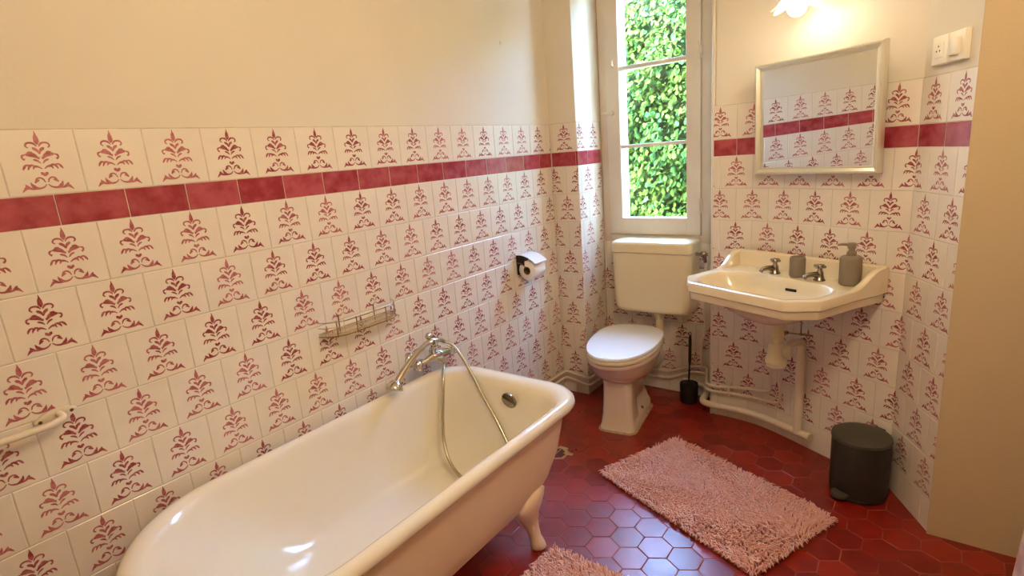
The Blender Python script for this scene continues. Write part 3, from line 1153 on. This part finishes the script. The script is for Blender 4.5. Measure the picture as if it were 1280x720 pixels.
# pedestal: front column, web and foot
def ped(x, y0, y1, r, z):
    return rrect(-x, x, y0, y1, (r, r, r, r), z, 4, 2)


mb.loft([ped(0.080, -0.44, -0.28, 0.035, 0.30), ped(0.074, -0.432, -0.30, 0.03, 0.24), ped(0.074, -0.436, -0.31, 0.028, 0.17), ped(0.079, -0.444, -0.31, 0.028, 0.08), ped(0.086, -0.452, -0.31, 0.03, 0.03), ped(0.091, -0.458, -0.31, 0.03, 0.016), ped(0.091, -0.458, -0.31, 0.03, 0.0)])
mb.loft([ped(0.085, -0.36, -0.05, 0.04, 0.30), ped(0.058, -0.34, -0.08, 0.035, 0.22), ped(0.050, -0.34, -0.08, 0.03, 0.10), ped(0.056, -0.34, -0.08, 0.03, 0.0)])
mb.loft([ped(0.056, -0.40, -0.07, 0.03, 0.10), ped(0.074, -0.42, -0.08, 0.035, 0.062), ped(0.088, -0.43, -0.08, 0.04, 0.045), ped(0.090, -0.435, -0.08, 0.04, 0.0)])
mb.build('bowl', M_pedestal, toi, 45)
mb = MB()
mb.loft([ped(0.098, -0.466, -0.075, 0.04, 0.006), ped(0.101, -0.470, -0.07, 0.045, 0.0)], True, True)
mb.build('mortar_joint', M_mortar, toi, 45)
mb = MB()
mb.loft([egg(0.170, 0.04, 0.555, 0.398), egg(0.180, 0.025, 0.566, 0.400), egg(0.183, 0.02, 0.569, 0.408), egg(0.180, 0.025, 0.566, 0.416), egg(0.172, 0.03, 0.558, 0.418)])
mb.build('seat', M_porcelain, toi, 45)
mb = MB()
mb.loft([egg(0.172, 0.02, 0.556, 0.4195), egg(0.179, 0.012, 0.565, 0.421), egg(0.180, 0.010, 0.566, 0.428), egg(0.176, 0.014, 0.562, 0.434), egg(0.160, 0.03, 0.545, 0.4365), egg(0.08, 0.12, 0.42, 0.4385)])
mb.build('lid', M_lid, toi, 45)
for sx in (-1, 1):
    mb = MB()
    mb.tube([(sx * 0.075 - 0.02, -0.018, 0.418), (sx * 0.075 + 0.02, -0.018, 0.418)], 0.009, 12)
    mb.build('hinge', M_lid, toi, 50)
    mb = MB()
    mb.lathe([(0.009, 0.0), (0.009, 0.007), (0.006, 0.011), (0.001, 0.012)], 12, 0, T(sx * 0.076, -0.25, 0.052) @ RY(sx * 28))
    mb.build('bolt_cap', M_brass, toi, 40)
mb = MB()
mb.tube([(0.02, -0.10, 0.25), (0.03, -0.03, 0.235), (0.05, 0.06, 0.22), (0.06, 0.14, 0.215)], [0.052, 0.055, 0.055, 0.055], 18, smooth=4)
mb.build('outlet_pipe', M_pipe, toi, 60)

# cistern on the wall
cis = thing('toilet_cistern', 'wide cream plastic cistern hung on the wall below the window', 'cistern', T(0.508, 2.33, 0.5))
CI = T(-0.508, -2.33, -0.5)


def cbuild(mb, name, m, smooth=45):
    o = mb.build(name, m, cis, smooth)
    o.matrix_local = CI
    return o


def cr(hw, yf_, z, r=0.03):
    return rrect(0.508 - hw, 0.508 + hw, yf_, 2.405, (r, r, 0.01, 0.01), z, 6, 5)


mb = MB()
mb.loft([cr(0.185, 2.275, 0.503, 0.05), cr(0.200, 2.262, 0.506, 0.05), cr(0.209, 2.254, 0.515, 0.045), cr(0.214, 2.250, 0.535, 0.04), cr(0.217, 2.248, 0.60, 0.035), cr(0.223, 2.246, 0.836, 0.035)])
cbuild(mb, 'tank', M_cistern)
mb = MB()
mb.loft([cr(0.223, 2.246, 0.838, 0.035), cr(0.226, 2.243, 0.840, 0.035), cr(0.226, 2.243, 0.880, 0.035), cr(0.222, 2.248, 0.892, 0.035), cr(0.212, 2.262, 0.899, 0.035), cr(0.16, 2.30, 0.902, 0.03)])
cbuild(mb, 'tank_lid', M_cistern)
mb = MB()
mb.lathe([(0.034, 0.504), (0.034, 0.485), (0.026, 0.478), (0.026, 0.465), (0.022, 0.46)], 20, 0, T(0.535, 2.32, 0))
mb.tube([(0.535, 2.32, 0.47), (0.53, 2.318, 0.36), (0.50, 2.30, 0.31), (0.468, 2.24, 0.30)], 0.021, 14, smooth=6)
cbuild(mb, 'flush_pipe', M_cistern, 60)
mb = MB()
mb.tube([(0.730, 2.335, 0.828), (0.79, 2.335, 0.828)], [0.008, 0.011, 0.011, 0.009], 12)
mb.lathe([(0.008, -0.02), (0.016, -0.012), (0.017, 0.004), (0.008, 0.012)], 14, 0, T(0.775, 2.315, 0.832) @ RX(90))
mb.tube([(0.775, 2.335, 0.83), (0.775, 2.338, 0.80), (0.777, 2.342, 0.785)], [0.011, 0.009], 12)
cbuild(mb, 'stop_valve', M_dullchrome, 50)

# feed pipe from the floor pipes to the cistern valve
fp = MB().tube(fillet([(0.777, 2.342, 0.786), (0.776, 2.35, 0.40), (0.748, 2.37, 0.33), (0.748, 2.376, 0.196)], 0.03), 0.0068, 10).build('feed_pipe', M_pipe, None, 60)
tag(fp, 'thin cream pipe climbing the tiles to the cistern valve', 'pipe')

# supply pipes that run along the foot of the walls to the basin
def wall_path(z_at, off):
    return [(0.03 - 0.0, 1.30, z_at[0]), (0.03, YP - off - 0.002, z_at[0]), (XP + off, YP - off - 0.002, z_at[1]), (XP + off, YW - off, z_at[1]), (0.56, YW - off, z_at[2]), (0.70, YW - off, z_at[3]), (0.775, YW - off - 0.002, z_at[3])]


SUP1 = wall_path((0.135, 0.112, 0.125, 0.185), 0.022) + [(0.800, 2.30, 0.172)]
SUP2 = wall_path((0.098, 0.070, 0.085, 0.150), 0.022) + [(0.800, 2.30, 0.142)]


def curve_pts(s0, s1, off, z0, z1, n=7):
    out = []
    for k in range(n + 1):
        s = s0 + (s1 - s0) * k / n
        x, y, _, _ = on_curve(s, off)
        out.append((x, y, z0 + (z1 - z0) * k / n))
    return out


su1 = SUP1 + [(0.826, 2.215, 0.166)] + curve_pts(0.03, 0.29, 0.026, 0.168, 0.207)
x_, y_, _, _ = on_curve(0.325, 0.03)
su1 += [(x_, y_, 0.222), (x_, y_, 0.44), (x_ + 0.004, y_ - 0.03, 0.70)]
su2 = SUP2 + [(0.826, 2.213, 0.138)] + curve_pts(0.03, 0.335, 0.026, 0.140, 0.163)
x_, y_, _, _ = on_curve(0.378, 0.03)
su2 += [(x_, y_, 0.180), (x_, y_, 0.36), (x_ + 0.004, y_ - 0.03, 0.70)]
o = MB().tube(fillet(su1, 0.03, 5), 0.0075, 10).build('supply_pipe', M_pipe, None, 60)
tag(o, 'thin cream water pipe along the wall foot, upper of the pair', 'pipe', 'water pipes along the wall foot')
o = MB().tube(fillet(su2, 0.03, 5), 0.0075, 10).build('supply_pipe', M_pipe, None, 60)
tag(o, 'thin cream water pipe along the wall foot, lower of the pair', 'pipe', 'water pipes along the wall foot')
x_, y_, nx_, ny_ = on_curve(0.10, 0.0)
cl = MB().rbox(-0.004, 0.004, -0.002, 0.036, 0.13, 0.202, 0.002, 2, 0, frame((x_, y_, 0), (-ny_, nx_, 0), (nx_, ny_, 0))).build('pipe_clip', M_pipe, None, 40)
tag(cl, 'small cream clip holding the pair of water pipes', 'pipe clip')

# waste pipe
wst = thing('waste_pipe', 'thick cream waste pipe from the basin trap along the skirting', 'pipe', T(1.3, 2.03, 0.08))
WI_ = T(-1.3, -2.03, -0.08)
SV = 0.0
for k, s in enumerate(CL):
    if CVS[k].x <= 1.315:
        SV = s
low = [(0.64, YW - 0.02, 0.085), (0.76, YW - 0.024, 0.08), (0.795, 2.33, 0.075), (0.805, 2.21, 0.070), (0.84, 2.192, 0.068)] + curve_pts(0.05, SV + 0.045, 0.036, 0.068, 0.080, 8)
o = MB().tube(fillet(low, 0.035, 5), 0.0165, 14).build('horizontal_run', M_pipe, wst, 60)
o.matrix_local = WI_
x_, y_, nx_, ny_ = on_curve(SV, 0.036)
o = MB().tube([(x_, y_, 0.075), (x_, y_, 0.27), (x_, y_, 0.48)], 0.0195, 14).build('vertical_run', M_pipe, wst, 60)
o.matrix_local = WI_
xe, ye, _, _ = on_curve(SV + 0.045, 0.036)
dx_ = Vector((xe - x_, ye - y_, 0)).normalized()
mb = MB()
mb.tube([Vector((xe, ye, 0.080)) - dx_ * 0.005, Vector((xe, ye, 0.080)) + dx_ * 0.02], 0.0185, 16)
o = mb.build('end_cap', M_trap, wst, 50)
o.matrix_local = WI_

# ------------------------------------------------------------------ washbasin (local: x along wall, -y into room)
SO = Vector((1.28, 2.08, 0))
SD = Vector((0.9164, -0.4002, 0))
ND = Vector((-0.4002, -0.9164, 0))
SM = frame(SO, SD, -ND)
sink = thing('washbasin', 'ivory porcelain wall-hung washbasin with chamfered corners below the mirror', 'sink', SM)


def star_ring(poly, z, n=96, c=(0.0, -0.26), rnd_=0.0):
    """ray cast ring of a star-shaped polygon about c (same angles for every ring)"""
    out = []
    for k in range(n):
        a = 2 * PI * (k + 0.5) / n
        d = (math.cos(a), math.sin(a))
        best = 0
        for i in range(len(poly)):
            (x1, y1), (x2, y2) = poly[i], poly[(i + 1) % len(poly)]
            ex, ey = x2 - x1, y2 - y1
            den = d[0] * ey - d[1] * ex
            if abs(den) < 1e-9:
                continue
            t = ((x1 - c[0]) * ey - (y1 - c[1]) * ex) / den
            u = ((x1 - c[0]) * d[1] - (y1 - c[1]) * d[0]) / den
            if t > 0 and -1e-6 <= u <= 1 + 1e-6:
                best = max(best, t)
        out.append([c[0] + d[0] * best, c[1] + d[1] * best, z])
    for _ in range(int(rnd_)):
        q = [list(p) for p in out]
        for k in range(n):
            a, b = q[k - 1], q[(k + 1) % n]
            out[k][0] = 0.5 * q[k][0] + 0.25 * (a[0] + b[0])
            out[k][1] = 0.5 * q[k][1] + 0.25 * (a[1] + b[1])
    return [tuple(p) for p in out]


def basin_poly(d=0.0):
    h = [(0.330 - d, 0.0), (0.328 - d, -0.05), (0.313 - d, -0.16), (0.306 - d, -0.372 + d * 0.4), (0.222 - d * 0.45, -0.462 + d)]
    return h + [(-x, y) for x, y in reversed(h)]


def bowl_poly(hw, y0, y1, ch=0.07):
    h = [(hw * 0.62, y0), (hw * 0.80, y0 - 0.028), (hw, y0 - 0.05), (hw, y1 + ch * 1.1), (hw - ch, y1)]
    return h + [(-x, y) for x, y in reversed(h)]


def ell(hw, yc, hd, z, n=96, c=(0.0, -0.26)):
    return [(c[0] + hw * math.cos(2 * PI * (k + .5) / n), yc + hd * math.sin(2 * PI * (k + .5) / n), z) for k in range(n)]


mb = MB()
mb.loft([ell(0.03, -0.22, 0.03, 0.645), ell(0.06, -0.22, 0.055, 0.650), ell(0.12, -0.225, 0.10, 0.672), ell(0.19, -0.235, 0.145, 0.710), ell(0.235, -0.24, 0.175, 0.742),
         star_ring(basin_poly(0.030), 0.752), star_ring(basin_poly(0.012), 0.753), star_ring(basin_poly(0.010), 0.757), star_ring(basin_poly(0.009), 0.782), star_ring(basin_poly(0.004), 0.785),
         star_ring(basin_poly(0.0), 0.789), star_ring(basin_poly(0.0), 0.818), star_ring(basin_poly(0.002), 0.823), star_ring(basin_poly(0.006), 0.8255), star_ring(basin_poly(0.014), 0.826),
         star_ring(bowl_poly(0.268, -0.150, -0.432), 0.824, rnd_=2), star_ring(bowl_poly(0.262, -0.153, -0.426), 0.820, rnd_=2), star_ring(bowl_poly(0.254, -0.157, -0.418), 0.806, rnd_=3),
         star_ring(bowl_poly(0.240, -0.163, -0.405), 0.772, rnd_=5), star_ring(bowl_poly(0.210, -0.172, -0.375), 0.730, rnd_=8), star_ring(bowl_poly(0.15, -0.19, -0.33), 0.700, rnd_=10), ell(0.05, -0.24, 0.04, 0.690)])
bas = mb.build('basin', M_porcelain, sink, 32)
# raised back and side wings
mb = MB()
prof = [(0.0, 0.80), (0.0, 0.892), (-0.018, 0.894), (-0.030, 0.888), (-0.034, 0.872), (-0.040, 0.836), (-0.050, 0.824), (-0.05, 0.80)]
npf = len(prof)
xs = (-0.330, -0.315, -0.30, 0.30, 0.315, 0.330)
rings = [[(x * (0.997 if abs(x) > .329 else 1), y, z - (0.004 if abs(x) > 0.329 else 0)) for y, z in prof] for x in xs]
mb.loft(rings)
for sx in (-1, 1):
    wp_ = [(-0.0, 0.892, .330), (-0.035, 0.892, .329), (-0.065, 0.886, .327), (-0.095, 0.870, .323), (-0.125, 0.848, .319), (-0.155, 0.833, .315), (-0.19, 0.826, .311)]
    rgs = []
    for y, z, xo in wp_:
        th = 0.030
        rgs.append([(sx * xo, y, 0.79), (sx * xo, y, z - 0.006), (sx * (xo - 0.005), y, z - 0.001), (sx * (xo - th + 0.008), y, z - 0.001), (sx * (xo - th), y, max(z - 0.008, 0.82)), (sx * (xo - th - 0.008), y, 0.822), (sx * (xo - th), y, 0.79)])
    mb.loft(rgs)
o = mb.build('splashback_upstand', M_porcelain, sink, 40)
mb = MB()
mb.rbox(-0.024, 0.024, -0.003, 0.003, -0.0055, 0.0055, 0.0026, 2, 0, T(0.052, -0.168, 0.783) @ RX(-8))
mb.build('overflow_slot', M_hole, sink, 40)
mb = MB()
mb.lathe([(0.026, 0.688), (0.026, 0.6925), (0.02, 0.694), (0.001, 0.692)], 20, 0, T(0, -0.24, 0))
mb.build('drain', M_dullchrome, sink, 40)
for sx_, yaw in ((-0.066, -22), (0.130, -22)):
    tp = MB()
    Mt = T(sx_, -0.105, 0.8245) @ RZ(yaw)
    tp.lathe([(0.022, 0.0), (0.022, 0.003), (0.0175, 0.008), (0.0145, 0.022), (0.013, 0.034), (0.009, 0.040), (0.008, 0.05)], 20, 0, Mt)
    tp.tube([(0, 0.0, 0.022), (0, -0.03, 0.027), (0, -0.058, 0.023), (0, -0.066, 0.012)], [0.0125, 0.0105, 0.0095, 0.0085], 14, 0, Mt, smooth=4)
    t_o = tp.build('tap', M_dullchrome, sink, 50)
    hm_ = MB()
    hm_.lathe([(0.009, 0.048), (0.014, 0.051), (0.0155, 0.058), (0.012, 0.064), (0.003, 0.066)], 18, 0, Mt)
    for k in range(4):
        hm_.rbox(0.008, 0.025, -0.0055, 0.0055, 0.0515, 0.0625, 0.004, 2, 0, Mt @ RZ(90 * k + 20))
    hm_.build('tap_handle', M_dullchrome, t_o, 50)
# bottle trap under the basin
trp = MB()
Mt = T(0.03, -0.215, 0)
trp.lathe([(0.033, 0.650), (0.034, 0.636), (0.026, 0.634), (0.026, 0.618), (0.0275, 0.616), (0.0275, 0.590), (0.025, 0.588), (0.025, 0.576), (0.024, 0.574), (0.024, 0.556)], 24, 0, Mt)
trap = trp.build('waste_outlet', M_trap, sink, 35)
trp = MB()
trp.lathe([(0.024, 0.562), (0.027, 0.558), (0.031, 0.545), (0.036, 0.505), (0.043, 0.490), (0.043, 0.482), (0.040, 0.478), (0.039, 0.466), (0.030, 0.458), (0.004, 0.456)], 24, 0, Mt)
trp.tube([(0.05, -0.205, 0.53), (0.075, -0.19, 0.53)], [0.028, 0.027], 16)
trp.build('bottle_trap', M_trap, sink, 35)
pv = SM.inverted() @ Vector((x_, y_, 0.0))
arm = MB()
arm.tube(fillet([(0.06, -0.2, 0.528), (pv.x - 0.0, pv.y - 0.07, 0.524), (pv.x, pv.y, 0.510), (pv.x, pv.y, 0.468)], 0.04), 0.0175, 14)
arm.build('trap_arm', M_pipe, sink, 60)
rod = MB()
rod.tube([(0.055, -0.205, 0.612), (0.125, -0.19, 0.616), (0.165, -0.185, 0.618)], 0.0032, 8)
rod.tube([(0.118, -0.19, 0.612), (0.118, -0.19, 0.735)], 0.0028, 8)
rod.lathe([(0.007, -0.006), (0.009, 0.0), (0.007, 0.006)], 12, 0, T(0.064, -0.203, 0.612) @ RY(90))
rod.lathe([(0.005, -0.006), (0.006, 0.0), (0.005, 0.006)], 12, 0, T(0.118, -0.19, 0.616) @ RY(90))
rod.build('plug_linkage', M_dullchrome, sink, 50)


def ribbed(prof, seg=72, amp=0.0009, M=None):
    rings = []
    for r, z, rib in prof:
        rings.append([((r + (amp * math.cos(PI * j) if rib else 0)) * math.cos(2 * PI * j / seg), (r + (amp * math.cos(PI * j) if rib else 0)) * math.sin(2 * PI * j / seg), z) for j in range(seg)])
    return rings


cup = thing('tumbler', 'ribbed taupe ceramic tumbler standing between the two taps', 'cup', SM @ T(0.032, -0.100, 0.8258))
mb = MB()
mb.loft(ribbed([(0.026, 0, 0), (0.0285, 0.003, 0), (0.0288, 0.006, 1), (0.029, 0.074, 1), (0.0285, 0.078, 0), (0.0265, 0.0825, 0), (0.0245, 0.082, 0), (0.0235, 0.070, 0), (0.022, 0.008, 0)], 64))
mb.build('cup_body', M_taupe, cup, 50)
sp = thing('soap_dispenser', 'ribbed taupe soap dispenser with pump at the end of the basin ledge', 'soap dispenser', SM @ T(0.245, -0.100, 0.8258) @ RZ(-20))
mb = MB()
mb.loft(ribbed([(0.033, 0, 0), (0.0362, 0.003, 0), (0.0365, 0.006, 1), (0.0365, 0.100, 1), (0.035, 0.106, 0), (0.030, 0.110, 0), (0.014, 0.112, 0)], 72))
mb.build('bottle', M_taupe, sp, 50)
mb = MB()
mb.lathe([(0.016, 0.110), (0.0165, 0.113), (0.0165, 0.124), (0.013, 0.127), (0.011, 0.133), (0.011, 0.137), (0.014, 0.139), (0.0145, 0.157), (0.013, 0.160), (0.002, 0.160)], 24)
mb.tube([(-0.005, 0.0, 0.151), (-0.03, -0.012, 0.151), (-0.047, -0.02, 0.147)], [0.006, 0.005, 0.0035], 12, smooth=4)
mb.build('pump', M_taupe, sp, 45)

# ------------------------------------------------------------------ mirror
MW, MH = 0.528, 0.452
mir = thing('wall_mirror', 'rectangular mirror in a champagne metal frame above the washbasin', 'mirror', SM @ T(0.032, -0.016, 1.236) @ RZ(-3.0) @ RX(2.0))
mb = MB()
fw, dpt = 0.027, 0.030
hw = MW / 2


def mring(d, y):
    return [(-hw + d, y, d), (hw - d, y, d), (hw - d, y, MH - d), (-hw + d, y, MH - d)]


mb.loft([mring(0.0, 0.0), mring(0.0, -dpt * 0.75), mring(0.004, -dpt), mring(0.010, -dpt), mring(fw - 0.006, -dpt * 0.62), mring(fw - 0.003, -dpt * 0.70), mring(fw, -dpt * 0.66), mring(fw, -dpt * 0.35)], True, False)
mb.build('frame', M_alu, mir, None)
mb = MB()
mb.box(-hw + fw - 0.002, hw - fw + 0.002, -dpt * 0.45, -dpt * 0.30, fw - 0.002, MH - fw + 0.002)
mb.build('mirror_glass', M_mirror, mir)

# ------------------------------------------------------------------ wall lamp above the mirror
lampM = SM @ T(0.006, 0.0, 1.892)
sc = thing('wall_lamp', 'wall lamp with frosted glass petal shade above the mirror', 'lamp', lampM)
mb = MB()
mb.lathe([(0.048, -0.03), (0.048, 0.004), (0.036, 0.014), (0.012, 0.018)], 28, 0, T(0, 0.0, 0.09) @ RX(90))
mb.tube([(0, -0.012, 0.09), (0, -0.06, 0.108), (0, -0.118, 0.098), (0, -0.130, 0.055)], 0.007, 12, smooth=5)
mb.lathe([(0.007, 0.062), (0.020, 0.054), (0.023, 0.03), (0.019, 0.022)], 20, 0, T(0, -0.130, 0))
mb.build('bracket', M_brass, sc, 45)
seg = 72
rings = []
for r, z, w in ((0.020, 0.030, 0.0), (0.034, 0.018, 0.02), (0.052, -0.004, 0.06), (0.064, -0.024, 0.12), (0.080, -0.038, 0.2), (0.0785, -0.0395, 0.2), (0.062, -0.0245, 0.12), (0.050, -0.004, 0.06), (0.032, 0.017, 0.02), (0.018, 0.028, 0.0)):
    ring = []
    for j in range(seg):
        a = 2 * PI * j / seg
        k = 1 + w * math.cos(6 * a)
        ring.append((r * k * math.cos(a), -0.130 + r * k * math.sin(a), z - w * 0.05 * math.cos(6 * a)))
    rings.append(ring)
MB().loft(rings, False, False).build('petal_shade', M_petal, sc, 60)
rb = 0.034
area = 4 * PI * rb * rb
bulb_m = emit('sconce_bulb', (1.0, 0.84, 0.62), SCONCE / (PI * area))
MB().lathe([(0.010, 0.022), (0.013, 0.008)] + [(rb * math.sin(R(a)), -0.040 + rb * math.cos(R(a))) for a in (28, 45, 60, 75, 90, 105, 120, 135, 150, 165, 176)], 24, 0, T(0, -0.130, 0)).build('bulb', bulb_m, sc, 60)

# pendant lamp over the middle of the room
cl_ = thing('pendant_lamp', 'round opal glass pendant lamp over the middle of the room', 'lamp', T(1.55, 0.38, CEIL))
MB().lathe([(0.055, 0.0), (0.055, -0.015), (0.04, -0.03), (0.006, -0.036)], 28).build('ceiling_rose', M_lid, cl_, 40)
MB().tube([(0, 0, -0.03), (0, 0, -0.42)], 0.004, 8).build('cord', M_lid, cl_, 60)
rg = 0.11
opal = emit('opal_glow', WARM, LAMP / (PI * 4 * PI * rg * rg))
MB().lathe([(0.03, -0.415), (0.03, -0.435)] + [(rg * math.sin(R(a)), -0.535 + rg * math.cos(R(a))) for a in range(20, 178, 12)], 28).build('opal_globe', opal, cl_, 60)

# ------------------------------------------------------------------ switch and socket on the last facet
fd = Vector((CEND[0] - CV[-1][0], CEND[1] - CV[-1][1], 0)).normalized()
fn = Vector((-fd.y, fd.x, 0))
fn = fn if fn.x < 0 else -fn
SWM = frame(Vector((CV[-1][0], CV[-1][1], 0)) + fd * 0.146 + fn * -0.003 + Vector((0, 0, 1.574)), fd, -fn)
sw = thing('socket_switch_plate', 'white double plate with wall socket and rocker switch above the tiles', 'switch', SWM)
mb = MB()
mb.rbox(-0.082, -0.0015, -0.018, 0.0, 0.0, 0.086, 0.004)
mb.rbox(0.0015, 0.082, -0.018, 0.0, 0.0, 0.086, 0.004)
mb.rbox(-0.0835, 0.0835, -0.013, 0.0, -0.001, 0.087, 0.003)
mb.build('plate', M_switch, sw, 40)
mb = MB()
mb.rbox(-0.064, -0.019, -0.0215, -0.015, 0.02, 0.066, 0.003)
so = mb.build('socket_insert', M_switch, sw, 40)
for u, v in ((-0.050, 0.040), (-0.033, 0.040), (-0.0415, 0.054)):
    MB().lathe([(0.0026, -0.0004), (0.0026, 0.0006)], 12, 0, T(u, -0.0216, v) @ RX(90)).build('pin_hole', M_hole, so)
MB().rbox(0.018, 0.066, -0.026, -0.015, 0.018, 0.068, 0.003, 2, 0, RX(3)).build('rocker', M_switch, sw, 40)

# ------------------------------------------------------------------ brush and bin
bh = thing('brush_holder', 'round black brush pot on the floor beside the toilet', 'brush holder', T(0.700, 2.312, 0))
MB().loft(ribbed([(0.040, 0, 0), (0.045, 0.003, 0), (0.046, 0.008, 1), (0.0475, 0.104, 1), (0.047, 0.110, 0), (0.043, 0.110, 0), (0.042, 0.012, 0)], 48, 0.0008)).build('pot', M_black, bh, 50)
bs = thing('toilet_brush', 'black toilet brush standing upright in its round pot', 'toilet brush', T(0.700, 2.312, 0))
mb = MB()
mb.tube([(0, 0, 0.05), (0.0, 0.0, 0.13), (0.002, 0.004, 0.22)], 0.0045, 10)
mb.tube([(0.002, 0.004, 0.215), (0.003, 0.006, 0.24), (0.004, 0.008, 0.355), (0.004, 0.009, 0.385)], [0.005, 0.0085, 0.0085, 0.006], 12)
ringp = [(0.004 + 0.006 * math.cos(2 * PI * k / 12), 0.009, 0.392 + 0.010 * math.sin(2 * PI * k / 12)) for k in range(12)]
mb.tube(ringp, 0.0022, 8, closed=True)
mb.build('handle', M_black, bs, 60)
MB().lathe([(0.006, 0.118), (0.036, 0.112), (0.037, 0.106), (0.037, 0.03), (0.028, 0.02)], 28).build('brush_head', M_black, bs, 45)

bn = thing('pedal_bin', 'dark grey round pedal bin in the corner beside the basin', 'bin', T(1.543, 1.830, 0) @ RZ(-30))
rB = 0.100
MB().lathe([(rB - 0.008, 0.0), (rB - 0.002, 0.004), (rB - 0.001, 0.014), (rB - 0.004, 0.016), (rB - 0.003, 0.02), (rB, 0.022), (rB, 0.228), (rB - 0.003, 0.233), (rB - 0.012, 0.233)], 48).build('body', M_bin, bn, 40)
MB().lathe([(rB - 0.012, 0.234), (rB + 0.002, 0.234), (rB + 0.003, 0.238), (rB + 0.001, 0.247), (rB - 0.006, 0.251), (rB - 0.03, 0.2535), (0.01, 0.255)], 48).build('lid', M_binlid, bn, 40)
mb = MB()
ringp = []
for k in range(17):
    a = PI + PI * k / 16
    ringp.append((0.030 * math.cos(a), -rB - 0.004 + 0.036 * math.sin(a) * 0.9))
ringp = ringp + [(0.030, -rB + 0.03), (-0.030, -rB + 0.03)]
mb.loft([[(x, y, 0.018) for x, y in ringp], [(x, y, 0.030) for x, y in ringp], [(x * .9, -rB + (y + rB) * .93, 0.034) for x, y in ringp]])
mb.build('pedal', M_binlid, bn, 35)
mb = MB()
mb.rbox(-0.022, 0.022, rB - 0.006, rB + 0.012, 0.02, 0.246, 0.004)
mb.build('hinge_cover', M_bin, bn, 40)


# ------------------------------------------------------------------ bath mats
def bath_mat(corner, udir, w, h, label, seed):
    """corner + u*w , v*h ; tufted pile on a woven base"""
    r_ = random.Random(seed)
    u = Vector(udir).normalized()
    v = Vector((-u.y, u.x, 0))
    Mo = frame(corner, u, v)
    root = thing('bath_mat', label, 'bath mat', Mo, 'pink bath mats on the floor')
    mb = MB()
    mb.loft([rrect(0.004, w - 0.004, 0.004, h - 0.004, (0.025,) * 4, 0.0012, 5, 8), rrect(0.0, w, 0.0, h, (0.028,) * 4, 0.004, 5, 8), rrect(0.003, w - 0.003, 0.003, h - 0.003, (0.027,) * 4, 0.008, 5, 8)])
    mb.build('backing', M_matbase, root, 40)
    P = MB()
    step = 0.0078
    nx_, ny_ = int(w / step), int(h / step)
    for i in range(nx_ + 1):
        for j in range(ny_ + 1):
            x = i * step + r_.uniform(-0.003, 0.003)
            y = j * step + r_.uniform(-0.003, 0.003)
            ex, ey = min(x, w - x), min(y, h - y)
            if ex < 0.001 or ey < 0.001 or (ex < 0.028 and ey < 0.028 and math.hypot(0.028 - ex, 0.028 - ey) > 0.029):
                continue
            # locally combed direction plus spill over the edge
            a = 6.28 * (0.5 + 0.5 * math.sin(9 * x + 2 * math.sin(7 * y + seed)) * math.sin(8 * y + 1.3 * seed)) + r_.uniform(-1.3, 1.3)
            le = r_.uniform(0.020, 0.034)
            lean = r_.uniform(0.35, 0.95)
            dx, dy = math.cos(a) * lean, math.sin(a) * lean
            if ex < 0.02:
                dx = (-1 if x < w / 2 else 1) * (0.35 + 0.4 * r_.random())
            if ey < 0.02:
                dy = (-1 if y < h / 2 else 1) * (0.35 + 0.4 * r_.random())
            rr = r_.uniform(0.0025, 0.0037)
            p0 = Vector((x, y, 0.005))
            p1 = p0 + Vector((dx * le * 0.35, dy * le * 0.35, le * 0.62))
            p2 = p0 + Vector((dx * le * 0.95, dy * le * 0.95, le * (0.95 - 0.35 * lean)))
            if min(ex, ey) < 0.012:
                p2.z = max(0.006, p2.z - 0.008)
            t = Vector((-dy, dx, 0.0))
            t = t.normalized() if t.length > 1e-4 else Vector((1, 0, 0))
            d = Vector((dx, dy, 0.6)).normalized()
            b = t.cross(d)
            vs2 = []
            for p, k in ((p0, 1.0), (p1, 1.05), (p2, 0.6)):
                vs2 += [p + t * rr * k, p - t * (rr * k * 0.5) + b * rr * k * 0.87, p - t * (rr * k * 0.5) - b * rr * k * 0.87]
            fs2 = []
            for q in (0, 3):
                for k in range(3):
                    k2 = (k + 1) % 3
                    fs2.append((q + k, q + k2, q + 3 + k2, q + 3 + k))
            fs2.append((6, 7, 8))
            P.add(vs2, fs2)
    o = P.build('pile', M_mat, root, None, recalc=False)
    o.data.polygons.foreach_set('use_smooth', [True] * len(o.data.polygons))
    o['kind'] = 'stuff'
    return root


um = Vector((0.725, -0.295, 0))
bath_mat((0.612, 1.432, 0), um, 0.765, 0.475, 'pink shaggy bath mat lying askew in front of toilet and basin', 3)
bath_mat((0.664, 0.125, 0), (1.0, -0.03, 0), 0.50, 0.80, 'pink shaggy bath mat laid alongside the bathtub', 5)

# ------------------------------------------------------------------ towel on the right hand wall
tw = thing('hanging_towel', 'pale pink patterned terry towel hanging on the right wall', 'towel', T(XR, 1.15, 1.25))
mb = MB()
hk = MB().tube([(0.0, 0, 0.0), (-0.03, 0, -0.005), (-0.045, 0, 0.01), (-0.045, 0, 0.03)], 0.006, 10, smooth=4).build('hook', M_chrome, tw, 60)
rings = []
for k in range(26):
    t = k / 25
    z = 0.02 - 1.10 * t
    halfw = 0.03 + 0.15 * min(1, t * 1.8)
    ring = []
    for j in range(48):
        a = 2 * PI * j / 48
        fold = 1 + 0.22 * math.sin(5 * a + 2 * t) * min(1, 2 * t)
        ring.append((-0.046 - 0.026 * t + (0.020 + 0.044 * t) * math.cos(a) * fold, halfw * math.sin(a) * (0.9 + 0.1 * fold), z + 0.01 * math.sin(3 * a)))
    rings.append(ring)
MB().loft(rings).build('cloth', M_towel, tw, 60)
